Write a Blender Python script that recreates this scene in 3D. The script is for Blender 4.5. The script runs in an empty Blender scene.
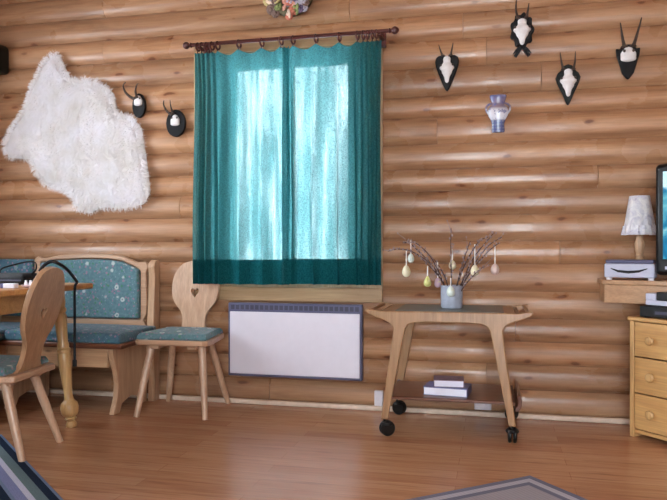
import bpy, bmesh, math, random
from mathutils import Vector, Matrix, noise
R = math.radians
PI = math.pi
rnd = random.Random(7)
scn = bpy.context.scene
col = scn.collection

# ------------------------------------------------------------------ materials
def srgb(r, g, b):
    f = lambda c: (c/255/12.92) if c/255 <= .04045 else ((c/255+.055)/1.055)**2.4
    return (f(r), f(g), f(b), 1)

class NT:
    def __init__(s, name):
        s.m = bpy.data.materials.new(name); s.m.use_nodes = True
        s.t = s.m.node_tree; s.n = s.t.nodes; s.l = s.t.links
        s.b = s.n['Principled BSDF']; s.out = s.n['Material Output']
    def new(s, ty, **kw):
        n = s.n.new(ty)
        for k, v in kw.items(): setattr(n, k, v)
        return n
    def link(s, a, b): s.l.new(a, b)
    def setb(s, **kw):
        for k, v in kw.items():
            s.b.inputs[k.replace('_', ' ')].default_value = v
    def coords(s, scale=(1, 1, 1), kind='Object', loc=(0, 0, 0), rot=(0, 0, 0)):
        c = s.new('ShaderNodeTexCoord'); m = s.new('ShaderNodeMapping')
        m.inputs['Scale'].default_value = scale; m.inputs['Location'].default_value = loc
        m.inputs['Rotation'].default_value = rot
        s.link(c.outputs[kind], m.inputs['Vector']); return m.outputs['Vector']
    def noise(s, vec, scale, detail=4, rough=.55, dist=0):
        n = s.new('ShaderNodeTexNoise'); n.inputs['Scale'].default_value = scale
        n.inputs['Detail'].default_value = detail; n.inputs['Roughness'].default_value = rough
        n.inputs['Distortion'].default_value = dist
        s.link(vec, n.inputs['Vector']); return n.outputs['Fac']
    def ramp(s, fac, stops, interp='LINEAR'):
        r = s.new('ShaderNodeValToRGB'); e = r.color_ramp; e.interpolation = interp
        while len(e.elements) > 1: e.elements.remove(e.elements[-1])
        e.elements[0].position = stops[0][0]; e.elements[0].color = stops[0][1]
        for p, c in stops[1:]:
            k = e.elements.new(p); k.color = c
        s.link(fac, r.inputs['Fac']); return r.outputs['Color']
    def mix(s, fac, a, b, mode='MIX'):
        m = s.new('ShaderNodeMix', data_type='RGBA', blend_type=mode)
        for sock, v in ((m.inputs[0], fac), (m.inputs[6], a), (m.inputs[7], b)):
            if hasattr(v, 'is_linked') or hasattr(v, 'links'): s.link(v, sock)
            else: sock.default_value = v
        return m.outputs[2]
    def bump(s, h, strength=.2, dist=.01):
        b = s.new('ShaderNodeBump'); b.inputs['Strength'].default_value = strength
        b.inputs['Distance'].default_value = dist
        s.link(h, b.inputs['Height']); s.link(b.outputs['Normal'], s.b.inputs['Normal'])

G = lambda v: (v, v, v, 1)

def wood(name, light, dark, axis='X', rough=.38, grain=1.0, knots=True, spec=.5, coat=0):
    t = NT(name)
    st = {'X': (.9, 9, 9), 'Y': (9, .9, 9), 'Z': (9, 9, .9)}[axis]
    v = t.coords(st)
    f1 = t.noise(v, 3.0*grain, 5, .6, .6)
    c = t.ramp(f1, [(.28, dark), (.5, tuple((a+b)/2 for a, b in zip(light, dark))), (.72, light)])
    st2 = {'X': (2, 70, 70), 'Y': (70, 2, 70), 'Z': (70, 70, 2)}[axis]
    f2 = t.noise(t.coords(st2), 2.2*grain, 3, .5)
    c = t.mix(.35, c, t.ramp(f2, [(.3, G(.45)), (.65, G(1))]), 'MULTIPLY')
    if knots:
        st3 = {'X': (2.2, 6, 6), 'Y': (6, 2.2, 6), 'Z': (6, 6, 2.2)}[axis]
        vo = t.new('ShaderNodeTexVoronoi'); vo.inputs['Scale'].default_value = 1.3
        t.link(t.coords(st3, loc=(.3, .7, .2)), vo.inputs['Vector'])
        k = t.ramp(vo.outputs['Distance'], [(.02, G(1)), (.09, G(0))])
        c = t.mix(k, c, tuple(x*.45 for x in dark[:3])+(1,))
    t.link(c, t.b.inputs['Base Color'])
    t.setb(Roughness=rough, Coat_Weight=coat, Coat_Roughness=.15)
    t.b.inputs['Specular IOR Level'].default_value = spec
    t.bump(f2, .12, .004)
    return t.m

def plain(name, c, rough=.5, metal=0, spec=.5, vary=.12, scale=18, bump=.1, sheen=0, coat=0):
    t = NT(name)
    f = t.noise(t.coords(), scale, 4)
    lo = tuple(x*(1-vary) for x in c[:3])+(1,); hi = tuple(min(1, x*(1+vary)) for x in c[:3])+(1,)
    t.link(t.ramp(f, [(.3, lo), (.7, hi)]), t.b.inputs['Base Color'])
    t.setb(Roughness=rough, Metallic=metal, Sheen_Weight=sheen, Coat_Weight=coat)
    t.b.inputs['Specular IOR Level'].default_value = spec
    if bump: t.bump(t.noise(t.coords(), scale*6, 3), bump, .003)
    return t.m

def log_mat():
    t = NT('varnished_log_pine')
    at = t.new('ShaderNodeAttribute', attribute_name='tone')
    tone = at.outputs['Fac']
    # every log gets its own stretch of texture
    co = t.new('ShaderNodeTexCoord')
    sh = t.new('ShaderNodeCombineXYZ'); mu = t.new('ShaderNodeMath', operation='MULTIPLY'); mu.inputs[1].default_value = 37.0
    t.link(tone, mu.inputs[0]); t.link(mu.outputs[0], sh.inputs['X']); t.link(mu.outputs[0], sh.inputs['Z'])
    ad = t.new('ShaderNodeVectorMath', operation='ADD'); t.link(co.outputs['Object'], ad.inputs[0]); t.link(sh.outputs[0], ad.inputs[1])
    def mp(sc):
        m = t.new('ShaderNodeMapping'); m.inputs['Scale'].default_value = sc; t.link(ad.outputs[0], m.inputs['Vector']); return m.outputs[0]
    f1 = t.noise(mp((.7, 5, 7)), 2.2, 5, .6, .8)
    c = t.ramp(f1, [(.25, srgb(140, 102, 76)), (.5, srgb(172, 130, 98)), (.75, srgb(190, 151, 117))])
    f2 = t.noise(mp((2.5, 60, 60)), 1.6, 4, .6)
    c = t.mix(.4, c, t.ramp(f2, [(.3, G(.55)), (.62, G(1))]), 'MULTIPLY')
    tr = t.ramp(tone, [(0, (.80, .77, .75, 1)), (.5, (1, .98, .96, 1)), (1, (1.12, 1.06, 1.0, 1))])
    c = t.mix(1, c, tr, 'MULTIPLY')
    # large grey-brown weather blotches
    f3 = t.noise(mp((1.2, 3, 3)), 1.3, 3)
    c = t.mix(t.ramp(f3, [(.55, G(0)), (.75, G(.3))]), c, srgb(150, 112, 86))
    vo = t.new('ShaderNodeTexVoronoi'); vo.inputs['Scale'].default_value = 1.0
    wv = t.new('ShaderNodeVectorMath', operation='ADD')
    nz = t.new('ShaderNodeTexNoise'); nz.inputs['Scale'].default_value = 9
    t.link(co.outputs['Object'], nz.inputs['Vector'])
    sc = t.new('ShaderNodeVectorMath', operation='SCALE'); sc.inputs['Scale'].default_value = .22
    t.link(nz.outputs['Color'], sc.inputs[0])
    km = t.new('ShaderNodeMapping'); km.inputs['Scale'].default_value = (2.6, 1, 7.2); km.inputs['Rotation'].default_value = (R(90), 0, 0)
    t.link(ad.outputs[0], km.inputs['Vector']); vo.voronoi_dimensions = '2D'
    t.link(km.outputs[0], wv.inputs[0]); t.link(sc.outputs[0], wv.inputs[1])
    t.link(wv.outputs[0], vo.inputs['Vector'])
    pick = t.ramp(vo.outputs['Color'], [(.3, G(.05)), (.62, G(1))])
    halo = t.mix(1, t.ramp(vo.outputs['Distance'], [(.05, G(.6)), (.2, G(0))]), pick, 'MULTIPLY')
    c = t.mix(halo, c, srgb(152, 98, 66))
    k = t.mix(1, t.ramp(vo.outputs['Distance'], [(.04, G(.75)), (.085, G(0))]), pick, 'MULTIPLY')
    c = t.mix(k, c, srgb(96, 56, 40))
    t.link(c, t.b.inputs['Base Color'])
    t.link(t.mix(.35, t.ramp(t.noise(mp((1.1, 1, 1)), 2.3, 3), [(.38, G(.16)), (.62, G(.62))]), t.ramp(f2, [(.3, G(.34)), (.7, G(.22))])), t.b.inputs['Roughness'])
    t.b.inputs['Specular IOR Level'].default_value = .5
    f4 = t.noise(mp((3, 14, 14)), 1.5, 3)
    s2 = t.mix(.5, f4, f2)
    t.bump(s2, .25, .008)
    return t.m

def floor_mat():
    t = NT('laminate_floor')
    br = t.new('ShaderNodeTexBrick'); br.offset = .37; br.offset_frequency = 2
    br.inputs['Scale'].default_value = 1; br.inputs['Brick Width'].default_value = 1.25
    br.inputs['Row Height'].default_value = .095; br.inputs['Mortar Size'].default_value = .0015
    br.inputs['Color1'].default_value = G(.25); br.inputs['Color2'].default_value = G(.8); br.inputs['Mortar'].default_value = G(.0)
    br.inputs['Bias'].default_value = 0
    t.link(t.coords(rot=(0, 0, 0)), br.inputs['Vector'])
    f1 = t.noise(t.coords((.8, 10, 10)), 3.2, 5, .6, .7)
    f = t.mix(.45, f1, br.outputs['Color'])
    c = t.ramp(f, [(.2, srgb(152, 104, 74)), (.45, srgb(182, 130, 96)), (.75, srgb(202, 154, 116))])
    f2 = t.noise(t.coords((3, 60, 60)), 2, 3)
    c = t.mix(.35, c, t.ramp(f2, [(.3, G(.5)), (.65, G(1))]), 'MULTIPLY')
    f3 = t.noise(t.coords((1.6, 22, 22), loc=(3, 1, 0)), 1.4, 4, .65)
    c = t.mix(t.ramp(f3, [(.56, G(0)), (.7, G(.55))]), c, srgb(112, 68, 46))
    t.link(c, t.b.inputs['Base Color'])
    t.setb(Roughness=.27); t.b.inputs['Specular IOR Level'].default_value = .5
    t.bump(f2, .05, .002)
    return t.m

def floral(name, base, base2, fl=.8):
    t = NT(name)
    v = t.coords()
    f = t.noise(v, 55, 5, .7)
    c = t.ramp(f, [(.3, base2), (.65, base)])
    nz = t.new('ShaderNodeTexNoise'); nz.inputs['Scale'].default_value = 60; t.link(v, nz.inputs['Vector'])
    sc = t.new('ShaderNodeVectorMath', operation='SCALE'); sc.inputs['Scale'].default_value = .012
    t.link(nz.outputs['Color'], sc.inputs[0])
    ad = t.new('ShaderNodeVectorMath', operation='ADD'); t.link(v, ad.inputs[0]); t.link(sc.outputs[0], ad.inputs[1])
    def dots(scale, r0, r1, colr, ring=False, lo=.0):
        nonlocal c
        vo = t.new('ShaderNodeTexVoronoi'); vo.inputs['Scale'].default_value = scale
        t.link(ad.outputs[0], vo.inputs['Vector'])
        if ring: st = [(r0*.35, G(0)), (r0*.55, G(fl)), (r0, G(fl)), (r1, G(0))]
        else: st = [(r0, G(.85)), (r1, G(0))]
        c = t.mix(t.ramp(vo.outputs['Distance'], st), c, colr)
    dots(34, .18, .3, srgb(150, 116, 138))
    dots(27, .15, .25, srgb(70, 124, 96))
    dots(40, .14, .2, srgb(128, 142, 158))
    dots(15, .17, .26, srgb(190, 196, 194), True)
    t.link(c, t.b.inputs['Base Color'])
    t.setb(Roughness=.85, Sheen_Weight=.15)
    t.b.inputs['Specular IOR Level'].default_value = .2
    t.bump(t.noise(v, 300, 2), .25, .002)
    return t.m

def curtain_mat(name, transl, transp, lightc, darkc, tc):
    t = NT(name)
    v1 = t.coords((1, 1, 6)); v2 = t.coords((6, 6, 1))
    a = t.noise(v1, 85, 2, .6); b = t.noise(v2, 70, 2, .6)
    w = t.mix(.5, a, b)
    c = t.ramp(w, [(.35, darkc), (.65, lightc)])
    d = t.new('ShaderNodeBsdfDiffuse'); d.inputs['Roughness'].default_value = .6; t.link(c, d.inputs['Color'])
    tr = t.new('ShaderNodeBsdfTranslucent')
    big = t.noise(t.coords((1, 1, 1)), 9, 3, .6)
    tcol = t.ramp(w, [(.38, tuple(x*.45 for x in tc[:3])+(1,)), (.52, tc), (.68, tuple(min(1, x*1.35) for x in tc[:3])+(1,))])
    t.link(tcol, tr.inputs['Color'])
    m1 = t.new('ShaderNodeMixShader'); m1.inputs[0].default_value = transl
    t.link(d.outputs[0], m1.inputs[1]); t.link(tr.outputs[0], m1.inputs[2])
    tp = t.new('ShaderNodeBsdfTransparent'); tp.inputs['Color'].default_value = (.72, .95, 1, 1)
    m2 = t.new('ShaderNodeMixShader')
    hole = t.ramp(w, [(.42, G(transp*.15)), (.6, G(transp))])
    # painted streaks down the cloth, imitating light through layered folds
    st = t.ramp(t.noise(t.coords((11, 1, .9)), 1.6, 3, .6), [(.36, G(.35)), (.5, G(1)), (.66, G(3.0))])
    t.link(t.mix(1, hole, st, 'MULTIPLY'), m2.inputs[0])
    t.link(m1.outputs[0], m2.inputs[1]); t.link(tp.outputs[0], m2.inputs[2])
    t.link(m2.outputs[0], t.out.inputs['Surface'])
    return t.m

def glass_mat():
    t = NT('window_glass')
    tp = t.new('ShaderNodeBsdfTransparent'); gl = t.new('ShaderNodeBsdfGlossy'); gl.inputs['Roughness'].default_value = .02
    fr = t.new('ShaderNodeFresnel'); fr.inputs['IOR'].default_value = 1.45
    m = t.new('ShaderNodeMixShader'); t.link(fr.outputs[0], m.inputs[0]); t.link(tp.outputs[0], m.inputs[1]); t.link(gl.outputs[0], m.inputs[2])
    t.link(m.outputs[0], t.out.inputs['Surface'])
    return t.m

def emis_tv():
    t = NT('tv_picture')
    v = t.coords((1, 1, 1))
    f = t.noise(v, 5.5, 3, .5, 1.2)
    c = t.ramp(f, [(.3, srgb(14, 60, 120)), (.45, srgb(30, 150, 200)), (.55, srgb(120, 215, 235)), (.68, srgb(230, 245, 250)), (.8, srgb(60, 120, 90))])
    e = t.new('ShaderNodeEmission'); t.link(c, e.inputs['Color']); e.inputs['Strength'].default_value = 1.0
    gl = t.new('ShaderNodeBsdfGlossy'); gl.inputs['Roughness'].default_value = .05; gl.inputs['Color'].default_value = G(.06)
    a = t.new('ShaderNodeAddShader'); t.link(e.outputs[0], a.inputs[0]); t.link(gl.outputs[0], a.inputs[1])
    t.link(a.outputs[0], t.out.inputs['Surface'])
    return t.m

def stripe_mat(name, stops, period, axis='Y', interp='CONSTANT', edge=.275):
    t = NT(name)
    c = t.new('ShaderNodeTexCoord'); sp = t.new('ShaderNodeSeparateXYZ'); t.link(c.outputs['Object'], sp.inputs[0])
    d = t.new('ShaderNodeMath', operation='DIVIDE'); d.inputs[1].default_value = period
    e = t.new('ShaderNodeMath', operation='SUBTRACT'); e.inputs[0].default_value = edge+.0001; t.link(sp.outputs[axis], e.inputs[1])
    t.link(e.outputs[0], d.inputs[0])
    f = t.new('ShaderNodeMath', operation='FRACT'); t.link(d.outputs[0], f.inputs[0])
    cc = t.ramp(f.outputs[0], stops, interp)
    nzz = t.noise(t.coords((1, 1, 1)), 220, 2)
    cc = t.mix(.4, cc, t.ramp(nzz, [(.35, G(.55)), (.65, G(1))]), 'MULTIPLY')
    t.link(cc, t.b.inputs['Base Color']); t.setb(Roughness=.9); t.b.inputs['Specular IOR Level'].default_value = .15
    t.bump(nzz, .5, .003)
    return t.m

def border_mat(name, hx, hy, bands, inner):
    """rug with concentric borders; bands = [(distance from edge, colour)]"""
    t = NT(name)
    c = t.new('ShaderNodeTexCoord'); sp = t.new('ShaderNodeSeparateXYZ'); t.link(c.outputs['Object'], sp.inputs[0])
    def side(ax, h):
        a = t.new('ShaderNodeMath', operation='ABSOLUTE'); t.link(sp.outputs[ax], a.inputs[0])
        s = t.new('ShaderNodeMath', operation='SUBTRACT'); s.inputs[0].default_value = h; t.link(a.outputs[0], s.inputs[1]); return s.outputs[0]
    mn = t.new('ShaderNodeMath', operation='MINIMUM'); t.link(side('X', hx), mn.inputs[0]); t.link(side('Y', hy), mn.inputs[1])
    stops = []
    for p, cl in bands: stops.append((p, cl))
    cc = t.ramp(mn.outputs[0], stops+[inner], 'CONSTANT')
    w = t.new('ShaderNodeTexWave'); w.inputs['Scale'].default_value = 18; w.inputs['Distortion'].default_value = 1
    t.link(t.coords(), w.inputs['Vector'])
    cc = t.mix(.25, cc, t.ramp(w.outputs['Fac'], [(.2, G(.6)), (.8, G(1))]), 'MULTIPLY')
    t.link(cc, t.b.inputs['Base Color']); t.setb(Roughness=.95); t.b.inputs['Specular IOR Level'].default_value = .1
    t.bump(t.noise(t.coords(), 260, 2), .5, .003)
    return t.m

def shade_mat():
    t = NT('floral_lamp_cloth')
    v = t.coords()
    f = t.noise(v, 20, 4, .6, .8)
    c = t.ramp(f, [(.3, srgb(170, 168, 200)), (.42, srgb(220, 220, 232)), (.6, srgb(250, 250, 252)), (.75, srgb(184, 186, 206))])
    d = t.new('ShaderNodeBsdfDiffuse'); t.link(c, d.inputs[0]); tr = t.new('ShaderNodeBsdfTranslucent'); t.link(c, tr.inputs[0])
    m = t.new('ShaderNodeMixShader'); m.inputs[0].default_value = .3
    t.link(d.outputs[0], m.inputs[1]); t.link(tr.outputs[0], m.inputs[2]); t.link(m.outputs[0], t.out.inputs['Surface'])
    return t.m

def vase_wall_mat():
    t = NT('blue_white_ceramic')
    c = t.new('ShaderNodeTexCoord'); sp = t.new('ShaderNodeSeparateXYZ'); t.link(c.outputs['Object'], sp.inputs[0])
    mr = t.new('ShaderNodeMapRange'); mr.inputs['From Min'].default_value = -.105; mr.inputs['From Max'].default_value = .105
    t.link(sp.outputs['Z'], mr.inputs['Value'])
    n = t.noise(t.coords(), 38, 3)
    base = t.ramp(mr.outputs[0], [(0, srgb(112, 118, 150)), (.3, srgb(118, 128, 158)), (.36, srgb(206, 208, 220)), (.6, srgb(210, 210, 220)), (.68, srgb(130, 112, 124)), (.85, srgb(130, 120, 148)), (1, srgb(104, 106, 142))])
    base = t.mix(t.ramp(n, [(.52, G(0)), (.6, G(.75))]), base, srgb(96, 100, 150))
    br = t.new('ShaderNodeTexBrick'); br.offset = 0; br.inputs['Scale'].default_value = 1; br.inputs['Brick Width'].default_value = .018
    br.inputs['Row Height'].default_value = .018; br.inputs['Mortar Size'].default_value = .0025
    br.inputs['Color1'].default_value = G(0); br.inputs['Color2'].default_value = G(0); br.inputs['Mortar'].default_value = G(1)
    t.link(t.coords(rot=(R(90), 0, 0)), br.inputs['Vector'])
    low = t.ramp(mr.outputs[0], [(.3, G(.8)), (.34, G(0))])
    g = t.mix(1, br.outputs['Color'], low, 'MULTIPLY')
    base = t.mix(g, base, srgb(60, 70, 130))
    t.link(base, t.b.inputs['Base Color']); t.setb(Roughness=.2)
    return t.m

M = {}
M['log'] = log_mat(); M['floor'] = floor_mat()
M['pine'] = wood('pale_pine', srgb(206, 170, 136), srgb(174, 134, 102), 'Z', .4)
M['pinex'] = wood('pale_pine_long', srgb(204, 166, 128), srgb(170, 128, 94), 'X', .4)
M['chair'] = wood('chair_pine', srgb(208, 174, 146), srgb(180, 142, 114), 'Z', .3, coat=.25)
M['chairdark'] = wood('shaded_chair_pine', srgb(186, 148, 114), srgb(158, 118, 86), 'Z', .32, coat=.2)  # chair pine darkened, shade of the turned-away back put into the colour
M['chairx'] = wood('chair_pine_seat', srgb(204, 168, 138), srgb(174, 136, 108), 'X', .32)
M['honey'] = wood('honey_pine', srgb(196, 146, 88), srgb(166, 114, 62), 'X', .33)
M['honeyz'] = wood('honey_pine_turned', srgb(208, 172, 118), srgb(178, 136, 88), 'Z', .3)
M['dresser'] = wood('dresser_pine', srgb(218, 174, 114), srgb(192, 144, 88), 'X', .35)
M['dresserz'] = wood('dresser_pine_upright', srgb(218, 178, 122), srgb(192, 148, 94), 'Z', .35)
M['beech'] = wood('trolley_beech', srgb(178, 138, 98), srgb(142, 104, 70), 'Z', .36, 1.2, False)
M['beechx'] = wood('trolley_beech_rail', srgb(174, 134, 96), srgb(138, 100, 68), 'X', .36, 1.2, False)
M['darkwood'] = wood('brown_shelf_veneer', srgb(122, 74, 52), srgb(88, 50, 36), 'X', .3, 1, False)
M['rodwood'] = wood('dark_red_wood', srgb(96, 44, 40), srgb(56, 26, 26), 'X', .3, 1, False)
M['trim'] = wood('shaded_window_wood', srgb(186, 156, 118), srgb(160, 126, 90), 'X', .42)  # window wood darkened, shade at the sill put into the colour
M['trimz'] = wood('pale_window_wood_upright', srgb(206, 184, 150), srgb(182, 154, 118), 'Z', .42)
M['strip'] = plain('light_skirting_strip', srgb(214, 192, 174), .4)
M['shelfwood'] = wood('wall_shelf_pine', srgb(196, 156, 118), srgb(166, 124, 90), 'X', .4)
M['ceil'] = wood('ceiling_pine', srgb(200, 160, 120), srgb(170, 126, 90), 'Y', .5)
M['plaster'] = wood('room_wall_pine', srgb(190, 140, 100), srgb(160, 110, 76), 'X', .45)
M['blackwood'] = plain('black_stained_wood', srgb(13, 12, 15), .45, vary=.4, spec=.2)
M['greenblack'] = plain('dark_green_wood', srgb(13, 18, 16), .5, vary=.4, spec=.2)
M['bone'] = plain('bleached_bone', srgb(226, 222, 222), .6, vary=.08, scale=40, bump=.3)
M['antler'] = plain('dark_antler', srgb(62, 46, 38), .6, vary=.4, scale=60, bump=.6)
M['black'] = plain('black_plastic', srgb(10, 10, 13), .35, vary=.2, spec=.3)
M['rubber'] = plain('black_rubber', srgb(12, 13, 14), .4, vary=.2, spec=.3)
M['cloth_black'] = plain('black_nylon', srgb(17, 18, 24), .8, vary=.3, scale=80)
M['white'] = plain('white_enamel', srgb(214, 210, 222), .4, vary=.02, bump=.02)
M['grey'] = plain('dark_grey_metal', srgb(84, 84, 112), .4, vary=.06, bump=0)
M['slot'] = plain('vent_dark', srgb(60, 60, 80), .6)
M['silver'] = plain('silver_plastic', srgb(186, 188, 208), .35, vary=.05, bump=0)
M['socket'] = plain('white_socket', srgb(216, 212, 220), .4, vary=.03, bump=0)
M['paper'] = plain('white_paper', srgb(226, 226, 240), .8, vary=.04)
M['bookblue'] = plain('blue_grey_cover', srgb(92, 98, 150), .4, vary=.3, scale=25)
M['bookdark'] = plain('plum_cover', srgb(112, 88, 108), .4, vary=.3, scale=25)
M['slate'] = plain('grey_green_tray_inlay', srgb(104, 114, 112), .4, vary=.08)
M['zinc'] = plain('grey_glazed_pot', srgb(160, 166, 182), .35, vary=.16, scale=30)
M['twig'] = plain('brown_twig_bark', srgb(70, 46, 42), .7, vary=.4, scale=60)
M['bud'] = plain('pale_willow_bud', srgb(150, 130, 128), .9, vary=.2)
M['ribbon'] = plain('cream_ribbon', srgb(232, 228, 222), .7)
def fleece_mat():
    t = NT('white_fleece')
    f = t.noise(t.coords(), 8, 4)
    c = t.ramp(f, [(.3, srgb(236, 232, 228)), (.7, srgb(250, 248, 252))])
    d = t.new('ShaderNodeBsdfDiffuse'); t.link(c, d.inputs[0]); tr = t.new('ShaderNodeBsdfTranslucent'); t.link(c, tr.inputs[0])
    m = t.new('ShaderNodeMixShader'); m.inputs[0].default_value = .35
    t.link(d.outputs[0], m.inputs[1]); t.link(tr.outputs[0], m.inputs[2]); t.link(m.outputs[0], t.out.inputs['Surface'])
    return t.m
M['fleece'] = fleece_mat()
M['glass'] = glass_mat()
M['tv'] = emis_tv()
M['shade'] = shade_mat(); M['wallvase'] = vase_wall_mat()
M['floral'] = floral('blue_floral_cloth', srgb(100, 132, 138), srgb(74, 106, 118))
M['bluecloth'] = floral('plain_blue_seat_cloth', srgb(80, 114, 128), srgb(58, 88, 108), .35)
M['curtain'] = curtain_mat('teal_weave', .46, .075, srgb(36, 112, 118), srgb(18, 78, 86), srgb(96, 166, 172))
M['hem'] = curtain_mat('teal_double_hem', .32, .0, srgb(32, 108, 116), srgb(16, 76, 86), srgb(60, 130, 138))
navy, gg, lt, lav, pb = srgb(22, 38, 62), srgb(104, 126, 134), srgb(196, 202, 226), srgb(128, 138, 184), srgb(112, 132, 164)
M['rugstripe'] = stripe_mat('striped_weave', [(0, pb), (.09, navy), (.31, gg), (.58, lt), (.74, lav)], .1455)
M['snow'] = plain('snow', srgb(235, 240, 250), .8, vary=.03)

# ------------------------------------------------------------------ geometry helpers
def tag(o, label=None, cat=None, group=None, kind=None):
    if label: o['label'] = label
    if cat: o['category'] = cat
    if group: o['group'] = group
    if kind: o['kind'] = kind
    return o

def thing(name, label, cat, loc=(0, 0, 0), rz=0, group=None):
    o = bpy.data.objects.new(name, None); col.objects.link(o)
    o.location = loc; o.rotation_euler = (0, 0, rz); o.empty_display_size = .05
    return tag(o, label, cat, group)

class MB:
    def __init__(s): s.b = bmesh.new()
    def box(s, x0, x1, y0, y1, z0, z1, mat=None):
        vs = [s.b.verts.new(v) for v in ((x0,y0,z0),(x1,y0,z0),(x1,y1,z0),(x0,y1,z0),(x0,y0,z1),(x1,y0,z1),(x1,y1,z1),(x0,y1,z1))]
        if mat is not None:
            for v in vs: v.co = mat @ v.co
        for f in ((0,3,2,1),(4,5,6,7),(0,1,5,4),(1,2,6,5),(2,3,7,6),(3,0,4,7)): s.b.faces.new([vs[i] for i in f])
        return s
    def prism(s, outer, d0, d1, plane='XZ', holes=(), mat=None):
        """outline in a plane, extruded from d0 to d1 along the third axis"""
        def P(u, v, d):
            p = {'XZ': (u, d, v), 'YZ': (d, u, v), 'XY': (u, v, d)}[plane]
            p = Vector(p); return mat @ p if mat is not None else p
        tb = bmesh.new(); es = []
        for loop in [outer]+list(holes):
            vs = [tb.verts.new((u, v, 0)) for u, v in loop]
            es += [tb.edges.new((vs[i], vs[(i+1) % len(vs)])) for i in range(len(vs))]
        bmesh.ops.triangle_fill(tb, use_beauty=True, edges=es)
        tb.verts.ensure_lookup_table()
        tb.verts.index_update()
        a = [s.b.verts.new(P(v.co.x, v.co.y, d0)) for v in tb.verts]
        c = [s.b.verts.new(P(v.co.x, v.co.y, d1)) for v in tb.verts]
        for f in tb.faces:
            ix = [v.index for v in f.verts]
            s.b.faces.new([a[i] for i in ix]); s.b.faces.new([c[i] for i in reversed(ix)])
        for e in tb.edges:
            if len(e.link_faces) == 1:
                i, j = e.verts[0].index, e.verts[1].index
                s.b.faces.new((a[i], a[j], c[j], c[i]))
        tb.free(); return s
    def lathe(s, prof, n=20, mat=None, cap=True, a0=0, a1=2*PI, sy=1.0):
        full = abs(a1-a0-2*PI) < 1e-6
        k = n if full else n+1
        rings = []
        for r, z in prof:
            ring = []
            for i in range(k):
                a = a0+(a1-a0)*i/n
                p = Vector((r*math.cos(a), r*math.sin(a)*sy, z))
                ring.append(s.b.verts.new(mat @ p if mat is not None else p))
            rings.append(ring)
        m = n if full else n
        for A, B in zip(rings, rings[1:]):
            for i in range(m):
                j = (i+1) % k
                s.b.faces.new((A[i], A[j], B[j], B[i]))
        if cap:
            for ring in (rings[0], rings[-1]):
                try: s.b.faces.new(ring)
                except ValueError: pass
        return s
    def tube(s, pts, rad, n=8, sub=0, flat=1.0):
        pts = [Vector(p) for p in pts]
        rad = list(rad) if hasattr(rad, '__len__') else [rad]*len(pts)
        if sub:
            np_, nr = [], []
            for i in range(len(pts)-1):
                p0 = pts[max(i-1, 0)]; p1 = pts[i]; p2 = pts[i+1]; p3 = pts[min(i+2, len(pts)-1)]
                for j in range(sub):
                    t = j/sub
                    np_.append(.5*((2*p1)+(p2-p0)*t+(2*p0-5*p1+4*p2-p3)*t*t+(3*p1-p0-3*p2+p3)*t**3))
                    nr.append(rad[i]*(1-t)+rad[i+1]*t)
            np_.append(pts[-1]); nr.append(rad[-1]); pts, rad = np_, nr
        rings = []; up = None
        for i, p in enumerate(pts):
            d = (pts[min(i+1, len(pts)-1)]-pts[max(i-1, 0)]).normalized()
            if up is None: up = Vector((0, 0, 1)) if abs(d.z) < .9 else Vector((1, 0, 0))
            u = (up-d*up.dot(d)).normalized(); w = d.cross(u); up = u
            rings.append([s.b.verts.new(p+rad[i]*(u*math.cos(2*PI*k/n)+w*flat*math.sin(2*PI*k/n))) for k in range(n)])
        for A, B in zip(rings, rings[1:]):
            for k in range(n):
                s.b.faces.new((A[k], A[(k+1) % n], B[(k+1) % n], B[k]))
        s.b.faces.new(rings[0][::-1]); s.b.faces.new(rings[-1]); return s
    def torus(s, R0, r, mat, n=16, m=8):
        rings = []
        for i in range(n):
            a = 2*PI*i/n
            rings.append([s.b.verts.new(mat @ Vector(((R0+r*math.cos(2*PI*j/m))*math.cos(a), (R0+r*math.cos(2*PI*j/m))*math.sin(a), r*math.sin(2*PI*j/m)))) for j in range(m)])
        for i in range(n):
            for j in range(m):
                s.b.faces.new((rings[i][j], rings[(i+1) % n][j], rings[(i+1) % n][(j+1) % m], rings[i][(j+1) % m]))
        return s
    def ball(s, c, r, sc=(1, 1, 1), seg=14):
        bmesh.ops.create_uvsphere(s.b, u_segments=seg, v_segments=max(6, seg//2+2), radius=r, matrix=Matrix.Translation(c) @ Matrix.Diagonal((*sc, 1)))
        return s
    def build(s, name, mat, parent=None, smooth=True, bevel=0, seg=2, label=None, subsurf=0):
        bmesh.ops.recalc_face_normals(s.b, faces=s.b.faces)
        me = bpy.data.meshes.new(name); s.b.to_mesh(me); s.b.free()
        for m in (mat if isinstance(mat, (list, tuple)) else [mat]): me.materials.append(m)
        o = bpy.data.objects.new(name, me); col.objects.link(o)
        if parent: o.parent = parent
        if bevel:
            b = o.modifiers.new('bevel', 'BEVEL'); b.width = bevel; b.segments = seg; b.limit_method = 'ANGLE'; b.angle_limit = R(40)
        if subsurf:
            q = o.modifiers.new('sub', 'SUBSURF'); q.levels = q.render_levels = subsurf
        if smooth:
            for p in me.polygons: p.use_smooth = True
            if not subsurf:
                try:
                    me.set_sharp_from_angle(angle=R(38))
                except Exception: pass
        if label: o['label'] = label
        return o

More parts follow.
